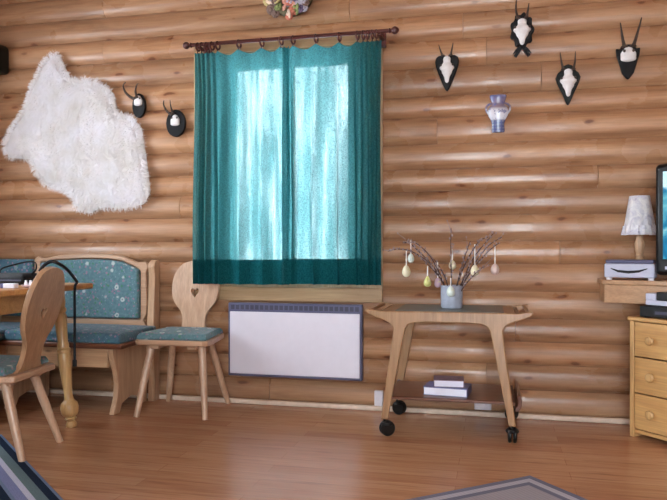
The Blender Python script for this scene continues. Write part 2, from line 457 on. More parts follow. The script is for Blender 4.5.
def struct(o): o['kind'] = 'structure'; return o
def T(x, y, z): return Matrix.Translation((x, y, z))
def cushion(x0, x1, y0, y1, z0, z1, mat, name, parent, thick_axis='Z', puff=.012):
    """upholstered pad: box with rounded edges and a slight crown"""
    nx, ny = 12, 8
    b = bmesh.new()
    dims = {'Z': (x0, x1, y0, y1, z0, z1), 'Y': (x0, x1, z0, z1, y1, y0), 'X': (y0, y1, z0, z1, x0, x1)}[thick_axis]
    u0, u1, v0, v1, w0, w1 = dims
    def P(u, v, w): return {'Z': (u, v, w), 'Y': (u, w, v), 'X': (w, u, v)}[thick_axis]
    top, bot = [], []
    for i in range(nx+1):
        a, bb = [], []
        for j in range(ny+1):
            s, t = i/nx, j/ny
            u = u0+(u1-u0)*s; v = v0+(v1-v0)*t
            crown = (1-(2*s-1)**4)*(1-(2*t-1)**4)
            a.append(b.verts.new(P(u, v, w1-(puff if w1 > w0 else -puff)*(1-crown)))); bb.append(b.verts.new(P(u, v, w0)))
        top.append(a); bot.append(bb)
    for i in range(nx):
        for j in range(ny):
            b.faces.new((top[i][j], top[i+1][j], top[i+1][j+1], top[i][j+1])); b.faces.new((bot[i][j], bot[i][j+1], bot[i+1][j+1], bot[i+1][j]))
    for i in range(nx):
        b.faces.new((top[i][0], bot[i][0], bot[i+1][0], top[i+1][0])); b.faces.new((top[i][ny], top[i+1][ny], bot[i+1][ny], bot[i][ny]))
    for j in range(ny):
        b.faces.new((top[0][j], top[0][j+1], bot[0][j+1], bot[0][j])); b.faces.new((top[nx][j], bot[nx][j], bot[nx][j+1], top[nx][j+1]))
    q = MB(); q.b.free(); q.b = b
    return q.build(name, mat, parent, bevel=.012, seg=3)

# ------------------------------------------------------------------ room shell
LX, RX, FY, CZ = -2.42, 2.62, -5.6, 3.6
m = MB(); m.box(LX-.2, RX+.2, FY-.2, .3, -.1, 0); struct(m.build('floor', M['floor'], smooth=False))
m = MB(); m.box(LX-.2, RX+.2, FY-.2, .3, CZ, CZ+.1); struct(m.build('ceiling', M['ceil'], smooth=False))

WX0, WX1, WZ0, WZ1 = -.79, .20, .709, 2.17
seams = [0, .15, .293, .423, .555, .709, .866, .9956, 1.147, 1.288, 1.417, 1.563, 1.72, 1.844, 2.01, 2.17, 2.32, 2.47, 2.62, 2.78, 2.93, 3.08, 3.24, 3.4, 3.6]
joints = {0: [-.4], 1: [.9], 2: [-1.6], 3: [1.06], 4: [-1.3], 6: [1.3], 8: [-1.0], 9: [1.5], 10: [-1.9], 11: [.62], 12: [-1.42], 13: [-1.54, 1.2], 14: [.9], 15: [-1.54, .768], 16: [.1], 17: [-1.54]}
def build_log_wall():
    b = bmesh.new(); lay = b.loops.layers.float_color.new('tone')
    rr = random.Random(3)
    for i in range(len(seams)-1):
        z0, z1 = seams[i], seams[i+1]
        cuts = [LX-.05]+sorted(joints.get(i, []))+[RX+.05]
        spans = []
        for a, c in zip(cuts, cuts[1:]):
            a2, c2 = a+.0015, c-.0015
            if WZ0-.001 <= z0 and z1 <= WZ1+.001 and a2 < WX1 and c2 > WX0:
                if a2 < WX0: spans.append((a2, WX0))
                if c2 > WX1: spans.append((WX1, c2))
            else: spans.append((a2, c2))
        for a, c in spans:
            tone = rr.random(); ph = rr.random()*20
            n = max(2, int((c-a)/.06)); K = 14
            g = []
            for u in range(n+1):
                x = a+(c-a)*u/n
                wob = .004*noise.noise((x*1.3, ph, i*3.1))
                wz = .006*noise.noise((x*.9, ph+7, i*1.7))
                row = []
                for k in range(K+1):
                    t = k/K
                    h = 1-abs(2*t-1)**3.0
                    row.append(b.verts.new((x, .018-(.036+wob)*h, z0+.0008+(z1-z0-.0016)*t+wz*math.sin(PI*t)+(0 if 0 < k < K else 0))))
                g.append(row)
            fs = []
            for u in range(n):
                for k in range(K): fs.append(b.faces.new((g[u][k], g[u+1][k], g[u+1][k+1], g[u][k+1])))
            for u, flip in ((0, 1), (n, 0)):
                p = [b.verts.new((v.co.x, .04, v.co.z)) for v in (g[u][0], g[u][K])]
                fs.append(b.faces.new(g[u]+[p[1], p[0]]))
            for f in fs:
                for l in f.loops: l[lay] = (tone, tone, tone, 1)
    # solid wall core behind the logs, with the window opening
    for x0, x1, z0, z1 in ((LX-.2, WX0, 0, CZ), (WX1, RX+.2, 0, CZ), (WX0, WX1, 0, WZ0), (WX0, WX1, WZ1, CZ)):
        vs = [b.verts.new(v) for v in ((x0,.022,z0),(x1,.022,z0),(x1,.2,z0),(x0,.2,z0),(x0,.022,z1),(x1,.022,z1),(x1,.2,z1),(x0,.2,z1))]
        for f in ((0,3,2,1),(4,5,6,7),(0,1,5,4),(1,2,6,5),(2,3,7,6),(3,0,4,7)):
            q = b.faces.new([vs[k] for k in f])
            for l in q.loops: l[lay] = (.0, .0, .0, 1)
    q = MB(); q.b.free(); q.b = b
    return struct(q.build('wall_back', M['log']))
build_log_wall()

def wall_with_holes(name, axis, pos, th, a0, a1, holes):
    """plain wall along X or Y at pos, thickness th, rectangular holes (a,b,z0,z1)"""
    m = MB()
    holes = sorted(holes); cur = a0
    def bx(p, q, z0, z1):
        if q-p < 1e-4 or z1-z0 < 1e-4: return
        if axis == 'Y': m.box(pos, pos+th, p, q, z0, z1)
        else: m.box(p, q, pos, pos+th, z0, z1)
    for (p, q, z0, z1) in holes:
        bx(cur, p, 0, CZ); bx(p, q, 0, z0); bx(p, q, z1, CZ); cur = q
    bx(cur, a1, 0, CZ)
    return struct(m.build(name, M['plaster'], smooth=False))
LEFTW = [(-2.05, -.75, .95, 2.25), (-4.5, -3.2, .95, 2.25)]
FRONTW = [(.2, 1.9, .05, 2.65)]
wall_with_holes('wall_left', 'Y', LX-.2, .2, FY, .3, LEFTW)
wall_with_holes('wall_right', 'Y', RX, .2, FY, .3, [])
wall_with_holes('wall_front', 'X', FY-.2, .2, LX-.2, RX+.2, FRONTW)

def area_light(name, loc, rot, sx, sy, power, colr):
    l = bpy.data.lights.new(name, 'AREA'); l.shape = 'RECTANGLE'; l.size = sx; l.size_y = sy; l.energy = power; l.color = colr
    o = bpy.data.objects.new(name, l); col.objects.link(o); o.location = loc; o.rotation_euler = rot; return o

def side_window(n, axis, pos, a0, a1, z0, z1):
    r = bpy.data.objects.new('window_%d' % n, None); col.objects.link(r); r['kind'] = 'structure'
    w = .06
    m = MB()
    for p, q, u, v in ((a0, a1, z0, z0+w), (a0, a1, z1-w, z1), (a0, a0+w, z0+w, z1-w), (a1-w, a1, z0+w, z1-w), ((a0+a1)/2-.03, (a0+a1)/2+.03, z0+w, z1-w)):
        if axis == 'Y': m.box(pos-.03, pos+.03, p, q, u, v)
        else: m.box(p, q, pos-.03, pos+.03, u, v)
    f = m.build('window_frame', M['trimz'], r, smooth=False)
    m = MB()
    if axis == 'Y': m.box(pos-.004, pos+.004, a0+w, a1-w, z0+w, z1-w)
    else: m.box(a0+w, a1-w, pos-.004, pos+.004, z0+w, z1-w)
    m.build('pane', M['glass'], r, smooth=False)
for k, (a, b_, z0, z1) in enumerate(LEFTW): side_window(k+2, 'Y', LX-.1, a, b_, z0, z1)
for k, (a, b_, z0, z1) in enumerate(FRONTW): side_window(k+4, 'X', FY-.1, a, b_, z0, z1)
DAY = (.80, .90, 1.0)
area_light('daylight_left_window', (LX+.0, -1.4, 1.6), (0, R(-90), 0), 1.2, 1.2, 56, DAY)
area_light('daylight_rear_left_window', (LX+.0, -3.85, 1.6), (0, R(-90), 0), 1.2, 1.2, 26, DAY)
area_light('daylight_rear_window', (1.05, FY+.0, 1.35), (R(90), 0, 0), 1.6, 2.5, 90, DAY)

# window_1: the curtained window
w1 = bpy.data.objects.new('window_1', None); col.objects.link(w1); w1['kind'] = 'structure'
m = MB(); JX0, JX1, JZ0, JZ1 = WX0, WX1, WZ0, WZ1
for x0, x1, z0, z1 in ((JX0, JX0+.03, JZ0, JZ1), (JX1-.03, JX1, JZ0, JZ1), (JX0+.03, JX1-.03, JZ0, JZ0+.03), (JX0+.03, JX1-.03, JZ1-.03, JZ1)):
    m.box(x0, x1, -.022, .2, z0, z1)
m.build('jamb', M['trimz'], w1, smooth=False)
m = MB(); s0, s1, q0, q1 = JX0+.03, JX1-.03, JZ0+.03, JZ1-.03; w = .095; wt = .05
for x0, x1, z0, z1 in ((s0, s0+w, q0, q1), (s1-w, s1, q0, q1), (s0+w, s1-w, q0, q0+.06), (s0+w, s1-w, q1-wt, q1), (-.315, -.275, q0+.06, q1-wt)):
    m.box(x0, x1, .07, .13, z0, z1)
m.build('sash', M['trimz'], w1, smooth=False, bevel=.004)
m = MB(); m.box(s0+w, s1-w, .098, .104, q0+.06, q1-wt); m.build('pane', M['glass'], w1, smooth=False)
cx0, cx1, cz0, cz1 = -.885, .305, .635, 2.215
m = MB(); m.box(cx0, WX0+.012, -.052, -.0221, WZ0, WZ1); m.box(WX1-.012, cx1, -.052, -.0221, WZ0, WZ1)
m.build('casing', M['trimz'], w1, smooth=False, bevel=.004)
m = MB(); m.box(cx0, cx1, -.052, -.0221, WZ1-.01, cz1); m.box(cx0, cx1, -.054, -.0221, cz0, WZ0+.012)
m.build('casing', M['trim'], w1, smooth=False, bevel=.004)

m = MB(); m.box(LX, RX, -.05, -.0225, 0, .028); struct(m.build('baseboard_back', M['strip'], smooth=False, bevel=.006))
m = MB(); m.box(-4, 4, .2, 1.3, 2.42, 2.56); struct(m.build('added_sky_blocker', M['ceil'], smooth=False))  # added unseen slab, keeps skylight off the upper part of the curtain
# outside: snowy ground below the sky
m = MB(); m.box(-30, 30, .6, 40, -1.2, -1.0); struct(m.build('snowy_ground', M['snow'], smooth=False))
wd = bpy.data.worlds.new('sky'); scn.world = wd; wd.use_nodes = True
bg = wd.node_tree.nodes['Background']; bg.inputs[0].default_value = (.88, .96, 1.0, 1); bg.inputs[1].default_value = 13.5

# ------------------------------------------------------------------ curtain and rod
RY, RZ = -.175, 2.186
rod = thing('curtain_rod', 'dark red-brown wooden curtain rod above the window', 'curtain rod', (-.24, RY, RZ))
m = MB(); m.tube([(-.60, 0, 0), (.60, 0, 0)], .0115, 12); m.build('pole', M['rodwood'], rod)
for sx in (-1, 1):
    m = MB(); m.lathe([(0, 0), (.010, 0), (.016, .006), (.010, .014), (.012, .018), (.021, .028), (.023, .038), (.018, .05), (.008, .058), (0, .06)], 14, Matrix.Translation((sx*.60, 0, 0)) @ Matrix.Rotation(sx*PI/2, 4, 'Y'))
    m.build('finial', M['rodwood'], rod)
    m = MB(); m.box(sx*.55-.012, sx*.55+.012, -.012, .122, -.026, -.0115); m.box(sx*.55-.02, sx*.55+.02, .105, .122, -.06, .03)
    m.build('bracket', M['rodwood'], rod, bevel=.004)

def curtain(name, label, rings, x0, x1, zb, seed, yo):
    t = thing(name, label, 'curtain', ((x0+x1)/2, RY, 0), group='teal curtains at the window')
    ox = (x0+x1)/2
    ks = [x0]+rings+[x1]
    ztop = RZ-.048
    fr_ = random.Random(int(seed*10)); fold = [fr_.uniform(.35, 1.15) for _ in ks]
    def surf(u, z, off=0):
        # u in knot units
        u = max(0, min(len(ks)-1.0001, u)); i = int(u); fr = u-i
        x = ks[i]*(1-fr)+ks[i+1]*fr
        h = (ztop-z)/(ztop-zb)
        w = ks[i+1]-ks[i]
        amp = min(.040, .014+.2*w)*(.5+.7*min(1, h*2.2))*(1 if w > .07 else .8)
        y = -amp*.9*math.cos(2*PI*(fr))*(.7 if w > .07 else .9)
        y += .014*math.sin(4*PI*fr+seed+h*1.2)*min(1, h*3)*(1 if w > .08 else .3)
        y += .014*noise.noise((u*1.3+seed, z*.7, 0))*min(1, h*2)
        x += .026*noise.noise((u*.8, z*.8, seed))*min(1, h*1.5)
        fb = fold[i]*(1-fr)+fold[i+1]*fr
        x -= (.006+.2*w)*fb*(.7+.6*noise.noise((u*.9, z*1.2, seed+3)))*math.sin(2*PI*fr)*min(1, h*2.0)*(1 if w > .07 else .5)
        return (x-ox, y+off+yo*min(1, h*6), z)
    NU = (len(ks)-1)*14; NZ = 46
    b = bmesh.new(); g = []
    for a in range(NU+1):
        u = a/14
        i = min(int(u), len(ks)-2); fr = u-i; w = ks[i+1]-ks[i]
        sag = min(.022, .22*w)*math.sin(PI*min(1, fr))**1.0
        row = []
        for k in range(NZ+1):
            zt = ztop-sag
            z = zb+(zt-zb)*k/NZ
            row.append(b.verts.new(surf(u, z)))
        g.append(row)
    for a in range(NU):
        for k in range(NZ): b.faces.new((g[a][k], g[a+1][k], g[a+1][k+1], g[a][k+1]))
    q = MB(); q.b.free(); q.b = b
    q.build('curtain_panel', M['curtain'], t)
    b = bmesh.new(); g = []
    for a in range(NU+1):
        g.append([b.verts.new(surf(a/14, zb-.002+.148*k/6, .0045)) for k in range(7)])
    for a in range(NU):
        for k in range(6): b.faces.new((g[a][k], g[a+1][k], g[a+1][k+1], g[a][k+1]))
    q = MB(); q.b.free(); q.b = b
    q.build('hem', M['hem'], t, label='denser double-thickness hem')
    for x in rings:
        m = MB(); m.torus(.0225, .006, Matrix.Translation((x-ox, 0, RZ-.0145)) @ Matrix.Rotation(PI/2, 4, 'Y') @ Matrix.Rotation(.2, 4, 'X'))
        m.tube([(x-ox, -.004, RZ-.036), (x-ox, -.010, RZ-.056)], .0035, 6)
        m.build('ring', M['rodwood'], t)
    return t
curtain('curtain', 'left half of the teal curtain pair, beside the pine chair', [-.80, -.775, -.745, -.71, -.673, -.539, -.394, -.275], -.82, -.225, .742, 1.3, .012)
curtain('curtain', 'right half of the teal curtain pair, nearer the trolley', [-.202, -.063, .075, .181, .215, .24, .268, .292], -.258, .322, .748, 4.1, -.014)

# ------------------------------------------------------------------ sheepskin
def sheepskin():
    poly = [(-1.848,2.231),(-1.804,2.136),(-1.77,2.075),(-1.72,2.052),(-1.649,2.056),(-1.562,2.031),(-1.455,1.961),(-1.426,1.831),(-1.40,1.812),(-1.327,1.807),(-1.257,1.728),(-1.222,1.517),(-1.201,1.364),(-1.195,1.313),(-1.243,1.237),(-1.39,1.214),(-1.541,1.223),(-1.628,1.185),(-1.708,1.219),(-1.752,1.304),(-1.85,1.345),(-1.938,1.367),(-2.028,1.468),(-2.051,1.548),(-2.235,1.567),(-2.266,1.648),(-2.189,1.766),(-2.12,1.863),(-2.051,2.019),(-1.983,2.154),(-1.915,2.222),(-1.88,2.24)]
    ox, oz = -1.7, 1.7
    pl = [(x-ox, z-oz) for x, z in poly]
    def inside(x, z):
        c = False; j = len(pl)-1
        for i in range(len(pl)):
            (xi, zi), (xj, zj) = pl[i], pl[j]
            if (zi > z) != (zj > z) and x < (xj-xi)*(z-zi)/(zj-zi)+xi: c = not c
            j = i
        return c
    def dist(x, z):
        best = 9
        for i in range(len(pl)):
            (x0, z0), (x1, z1) = pl[i], pl[(i+1) % len(pl)]
            L = (x1-x0)**2+(z1-z0)**2
            t = max(0, min(1, ((x-x0)*(x1-x0)+(z-z0)*(z1-z0))/L))
            best = min(best, math.hypot(x-x0-t*(x1-x0), z-z0-t*(z1-z0)))
        return best
    root = thing('sheepskin', 'white long-haired sheepskin hung flat on the log wall', 'sheepskin', (ox, -.0283, oz))
    st = .02; b = bmesh.new(); V = {}
    N = 40
    def hgt(x, z):
        d = dist(x, z)
        return .008+.032*min(1, d/.07)**.5+.010*noise.noise((x*9, z*9, 2))+.006*noise.noise((x*25, z*25, 5))
    def vert(i, j):
        if (i, j) not in V: 
            x, z = i*st, j*st
            h = hgt(x, z) if inside(x, z) else .004
            V[i, j] = b.verts.new((x, -h, z))
        return V[i, j]
    cells = [(i, j) for i in range(-N, N) for j in range(-N, N) if inside((i+.5)*st, (j+.5)*st)]
    for i, j in cells: b.faces.new((vert(i, j), vert(i+1, j), vert(i+1, j+1), vert(i, j+1)))
    be = [e for e in b.edges if len(e.link_faces) == 1]
    def nearest(x, z):
        best = (9, x, z)
        for i in range(len(pl)):
            (x0, z0), (x1, z1) = pl[i], pl[(i+1) % len(pl)]
            L = (x1-x0)**2+(z1-z0)**2
            t = max(0, min(1, ((x-x0)*(x1-x0)+(z-z0)*(z1-z0))/L))
            px, pz = x0+t*(x1-x0), z0+t*(z1-z0)
            best = min(best, (math.hypot(x-px, z-pz), px, pz))
        return best[1], best[2]
    for v in {v for e in be for v in e.verts}:
        v.co.x, v.co.z = nearest(v.co.x, v.co.z); v.co.y = -.006
    r = bmesh.ops.extrude_edge_only(b, edges=be)
    for v in [v for v in r['geom'] if isinstance(v, bmesh.types.BMVert)]: v.co.y = .006
    q = MB(); q.b.free(); q.b = b
    q.build('hide', M['fleece'], root)
    b = bmesh.new(); rr = random.Random(11); cnt = 0
    while cnt < 17000:
        x = rr.uniform(-.58, .52); z = rr.uniform(-.53, .55)
        if not inside(x, z): continue
        cnt += 1
        h = hgt(x, z); d = dist(x, z)
        L = rr.uniform(.025, .05)
        ang = 3*noise.noise((x*7, z*7, 9))+rr.uniform(-.6, .6)-PI/2
        dx, dz = math.cos(ang), math.sin(ang)
        if d < .035:
            qx, qz = nearest(x, z); ex, ez = qx-x, qz-z; q = math.hypot(ex, ez) or 1
            dx, dz = .4*dx+.8*ex/q, .4*dz+.8*ez/q; q = math.hypot(dx, dz) or 1; dx /= q; dz /= q
        w = rr.uniform(.0012, .0026); px, pz = -dz*w, dx*w
        pr = [None]*4
        f = .75
        pts = [(0, -h+.004), (.35*L*f, -h-.009), (.75*L*f, -h-.012), (L*f, -h-.010+rr.uniform(-.006, .004))]
        prev = None
        for k, (s, y) in enumerate(pts):
            ww = 1-k/3*.8
            a = b.verts.new((x+dx*s+px*ww, y, z+dz*s+pz*ww)); c = b.verts.new((x+dx*s-px*ww, y, z+dz*s-pz*ww))
            if prev: b.faces.new((prev[0], prev[1], c, a))
            prev = (a, c)
    q = MB(); q.b.free(); q.b = b
    tag(q.build('fleece', M['fleece'], root), kind='stuff')
sheepskin()

# ------------------------------------------------------------------ hunting mounts
def mount(name, label, cx, cz, shield, skull, antlers, mat='blackwood', tilt=0):
    t = thing(name, label, 'hunting trophy', (cx, -.0, cz), group='small antler trophies on the log wall')
    t.rotation_euler = (0, tilt, 0)
    m = MB(); m.prism(shield, -.046, -.024); m.build('shield', M[mat], t, bevel=.006, seg=2)
    if skull:
        kind, w, h, zc = skull
        b = MB()
        if kind == 'full':
            prof = [(.0, .5), (.22, .47), (.27, .38), (.22, .27), (.32, .2), (.50, .11), (.52, .03), (.34, -.05), (.36, -.13), (.25, -.2), (.17, -.3), (.15, -.4), (.10, -.48), (0, -.5)]
            b.lathe([(r*w, z*h) for r, z in prof], 16, Matrix.Translation((0, -.05, zc)), cap=False, sy=.55)
            b.build('skull', M['bone'], t, subsurf=1)
            for sx in (-1, 1):
                e = MB(); e.ball((sx*w*.40, -.05-w*.14, zc+.15*h), w*.075, (1, .7, 1.1), 10); e.build('eye_socket', M['antler'], t)
        else:
            prof = [(.0, .5), (.24, .45), (.3, .3), (.44, .18), (.5, .0), (.46, -.2), (.5, -.32), (.36, -.42), (0, -.46)]
            b.lathe([(r*w, z*h) for r, z in prof], 16, Matrix.Translation((0, -.05, zc)), cap=False, sy=.5)
            b.build('skull_cap', M['bone'], t, subsurf=1)
            
            for sx in (-1, 1):
                e = MB(); e.ball((sx*w*.27, -.05-w*.19, zc+.2*h), w*.085, (1, .7, 1.2), 10); e.build('eye_socket', M['antler'], t)
    for pts, r in antlers:
        a = MB(); n = len(pts)
        a.tube(pts, [r*(1-.75*i/(n-1)) for i in range(n)], 8, 4)
        a.lathe([(0, 0), (r*1.5, 0), (r*1.7, r*.5), (r*1.2, r), (0, r)], 10, Matrix.Translation(Vector(pts[0])))
        a.build('antler', M['antler'], t)
    return t
def ell(w, h, n=20, zc=0): return [(w*math.cos(2*PI*i/n), zc+h*math.sin(2*PI*i/n)) for i in range(n)]
heart = [(0,.072),(.022,.078),(.045,.078),(.062,.066),(.068,.045),(.064,.018),(.050,-.025),(.030,-.075),(.012,-.115),(0,-.13),(-.012,-.115),(-.030,-.075),(-.050,-.025),(-.064,.018),(-.068,.045),(-.062,.066),(-.045,.078),(-.022,.078)]
mount('mounted_skull', 'white roe skull on heart-shaped black shield, left of the right-hand four', .679, 1.985, heart, ('full', .085, .155, -.005),
      [([(-.022,-.06,.07),(-.035,-.065,.10),(-.045,-.07,.135)], .0075), ([(.022,-.06,.07),(.028,-.065,.10),(.036,-.07,.14)], .0075)])
sc = []
for i in range(40):
    a = 2*PI*i/40; k = 1+.10*math.cos(9*a)
    sc.append((.062*k*math.cos(a), .01+.095*k*math.sin(a)))
b_t = mount('mounted_skull', 'broad white skull on scalloped carved black shield, highest trophy on the wall', 1.095, 2.167, sc, ('full', .098, .15, .0),
      [([(-.022,-.06,.07),(-.034,-.066,.12),(-.03,-.07,.19)], .0085), ([(.022,-.06,.07),(.03,-.066,.11),(.036,-.07,.15)], .0085)])
m = MB()
for s in (-1, 1):
    m.prism([(s*.004,-.085),(s*.05,-.12),(s*.038,-.098),(s*.02,-.08)], -.042, -.026); m.prism([(s*-.006,-.08),(s*.03,-.14),(s*.045,-.13),(s*.012,-.08)], -.044, -.027)
m.build('leaf_carving', M['blackwood'], b_t)
diam = [(0,.105),(.022,.095),(.032,.075),(.055,.055),(.066,.03),(.058,.0),(.03,-.06),(.008,-.115),(0,-.125),(-.008,-.115),(-.03,-.06),(-.058,.0),(-.066,.03),(-.055,.055),(-.032,.075),(-.022,.095)]
mount('mounted_skull', 'white narrow skull on pointed diamond-shaped dark shield, lowest of right-hand trophies', 1.34, 1.868, diam, ('full', .09, .155, .0),
      [([(-.026,-.055,.07),(-.036,-.06,.11),(-.044,-.065,.165)], .008), ([(.026,-.055,.07),(.034,-.06,.11),(.036,-.065,.165)], .008)], 'greenblack')
shd = [(0,.07),(.035,.065),(.04,.045),(.062,.05),(.058,.01),(.045,-.03),(.03,-.085),(.012,-.11),(0,-.122),(-.012,-.11),(-.03,-.085),(-.045,-.03),(-.058,.01),(-.062,.05),(-.04,.045),(-.035,.065)]
mount('mounted_skull', 'white skull cap with long spread antlers on black shield, rightmost trophy', 1.649, 1.99, shd, ('cap', .085, .085, .012),
      [([(-.02,-.055,.05),(-.032,-.065,.10),(-.045,-.075,.18)], .011), ([(.022,-.055,.05),(.04,-.065,.11),(.062,-.075,.20)], .011)])
mount('mounted_horns', 'small horn trophy with wide left-hooking horn, nearest the white sheepskin', -1.268, 1.868, ell(.046, .078, 20, .0), ('cap', .062, .07, .028),
      [([(-.02,-.055,.04),(-.05,-.065,.055),(-.078,-.075,.085),(-.088,-.08,.125),(-.07,-.08,.145)], .011), ([(-.005,-.055,.045),(-.008,-.07,.085),(.006,-.08,.12),(.02,-.085,.13)], .009)])
mount('mounted_horns', 'small horn trophy on black oval shield beside the teal curtain', -1.012, 1.745, ell(.066, .086, 20, .0), ('cap', .065, .075, .015),
      [([(-.022,-.055,.05),(-.05,-.065,.075),(-.066,-.075,.11),(-.062,-.08,.14)], .009), ([(-.012,-.055,.06),(-.02,-.07,.10),(-.02,-.08,.14)], .007)])

# wall vase
t = thing('wall_vase', 'blue and white ceramic wall vase between the antler trophies', 'vase', (.964, -.045, 1.714))
m = MB(); m.lathe([(0,-.105),(.034,-.105),(.036,-.095),(.034,-.06),(.04,-.035),(.054,-.012),(.057,.012),(.05,.035),(.034,.05),(.036,.065),(.044,.085),(.047,.102),(.044,.105),(.04,.10),(.03,.06),(0,.05)], 24, cap=False, sy=.42)
m.build('vase_body', M['wallvase'], t)
for s in (-1, 1):
    m = MB(); m.tube([(s*.036,0,.06),(s*.062,0,.045),(s*.064,0,.02),(s*.052,0,.0)], .006, 8, 4); m.build('handle', M['wallvase'], t)

# dried flower wreath
fm0 = plain('dry_moss', srgb(96, 88, 66), .9, vary=.4, scale=50)
t = thing('flower_wreath', 'colourful dried flower wreath on the wall above the curtain rod', 'wreath', (-.25, -.056, 2.495))
m = MB(); m.torus(.105, .04, Matrix.Rotation(PI/2, 4, 'X'), 24, 10); m.build('wreath_base', fm0, t)
cols = [srgb(190,112,92), srgb(214,190,170), srgb(150,150,70), srgb(96,84,112), srgb(188,170,120), srgb(160,154,166), srgb(116,92,84), srgb(206,150,132), srgb(120,130,80)]
fm = [plain('dried_petals_%d' % i, c, .9, vary=.25, scale=40) for i, c in enumerate(cols)]
protos = {}
for i in range(78):
    a = rnd.uniform(0, 2*PI); r0 = rnd.uniform(.035, .155); k = rnd.randrange(len(cols))
    if i < 14: a = -PI/2+rnd.uniform(-.3, .3); k = rnd.choice([0, 7, 1, 0])
    elif i < 26: a = -PI/2-rnd.uniform(.5, 1.3); k = rnd.choice([2, 4, 6, 1, 5])
    elif i < 38: a = -PI/2+rnd.uniform(.4, 1.3); k = rnd.choice([3, 5, 3, 8])
    if k not in protos:
        m = MB()
        for q in range(9):
            aa = 2*PI*q/9
            m.ball((.012*math.cos(aa), -.004, .012*math.sin(aa)), .0095, (1, .6, 1), 8)
        m.ball((0, -.009, 0), .009, (1, .8, 1), 8)
        o = m.build('bloom', fm[k], t); protos[k] = o
    else:
        o = protos[k].copy(); col.objects.link(o); o.parent = t
    dep = .035*math.sqrt(max(0, 1-((r0-.09)/.07)**2))
    o.location = (r0*math.cos(a), -dep-.004, r0*math.sin(a)); o.rotation_euler = (rnd.uniform(-.6, .6), rnd.uniform(0, 6), rnd.uniform(-.6, .6)); s = rnd.uniform(.9, 1.5); o.scale = (s, s, s)

# unidentified dark object high on wall at left edge, built as a plain box
t = thing('unidentified_box', 'dark rounded box high on the wall at far left', 'fixture', (-2.315, -.11, 2.215))
m = MB(); m.box(-.09, .09, -.075, .085, -.095, .095); m.build('cabinet', M['greenblack'], t, bevel=.03, seg=4)
m = MB(); m.box(-.065, .065, -.081, -.072, -.07, .07); m.build('front_inset', M['cloth_black'], t, bevel=.01)

# ------------------------------------------------------------------ radiator and sockets
t = thing('panel_heater', 'white electric panel heater with dark grey edges under the window', 'heater', (-.2215, 0, .18))
m = MB(); m.box(-.4155, .4155, -.098, -.06, 0, .445); m.build('casing', M['grey'], t, bevel=.005)
m = MB(); m.box(-.402, .402, -.106, -.0985, .016, .392); m.build('front_panel', M['white'], t, bevel=.004)
m = MB()
for i in range(26):
    x = -.385+i*.0308; m.box(x-.011, x+.011, -.0995, -.097, .405, .432)
m.build('vent_grille', M['slot'], t, smooth=False)
for x in (-.28, .28):
    m = MB(); m.box(x-.02, x+.02, -.0605, -.021, .06, .38); m.build('wall_bracket', M['grey'], t)
def socket(cx, cz, w, h, label):
    t = thing('wall_socket', label, 'socket', (cx, -.02, cz), group='white sockets above the skirting')
    m = MB(); m.box(-w/2, w/2, -.022, .004, -h/2, h/2); m.build('cover_plate', M['socket'], t, bevel=.004)
    for dx in ((0,) if w < .07 else (-w/4, w/4)):
        m = MB(); m.lathe([(0, 0), (.018, 0), (.018, .003), (.014, .003), (.013, .001), (0, .001)], 16, Matrix.Translation((dx, -.022, 0)) @ Matrix.Rotation(PI/2, 4, 'X')); m.build('outlet', M['socket'], t)
socket(.281, .072, .05, .09, 'small white wall socket between the heater and the trolley')
socket(.88, .066, .095, .06, 'wide white wall socket behind the trolley')

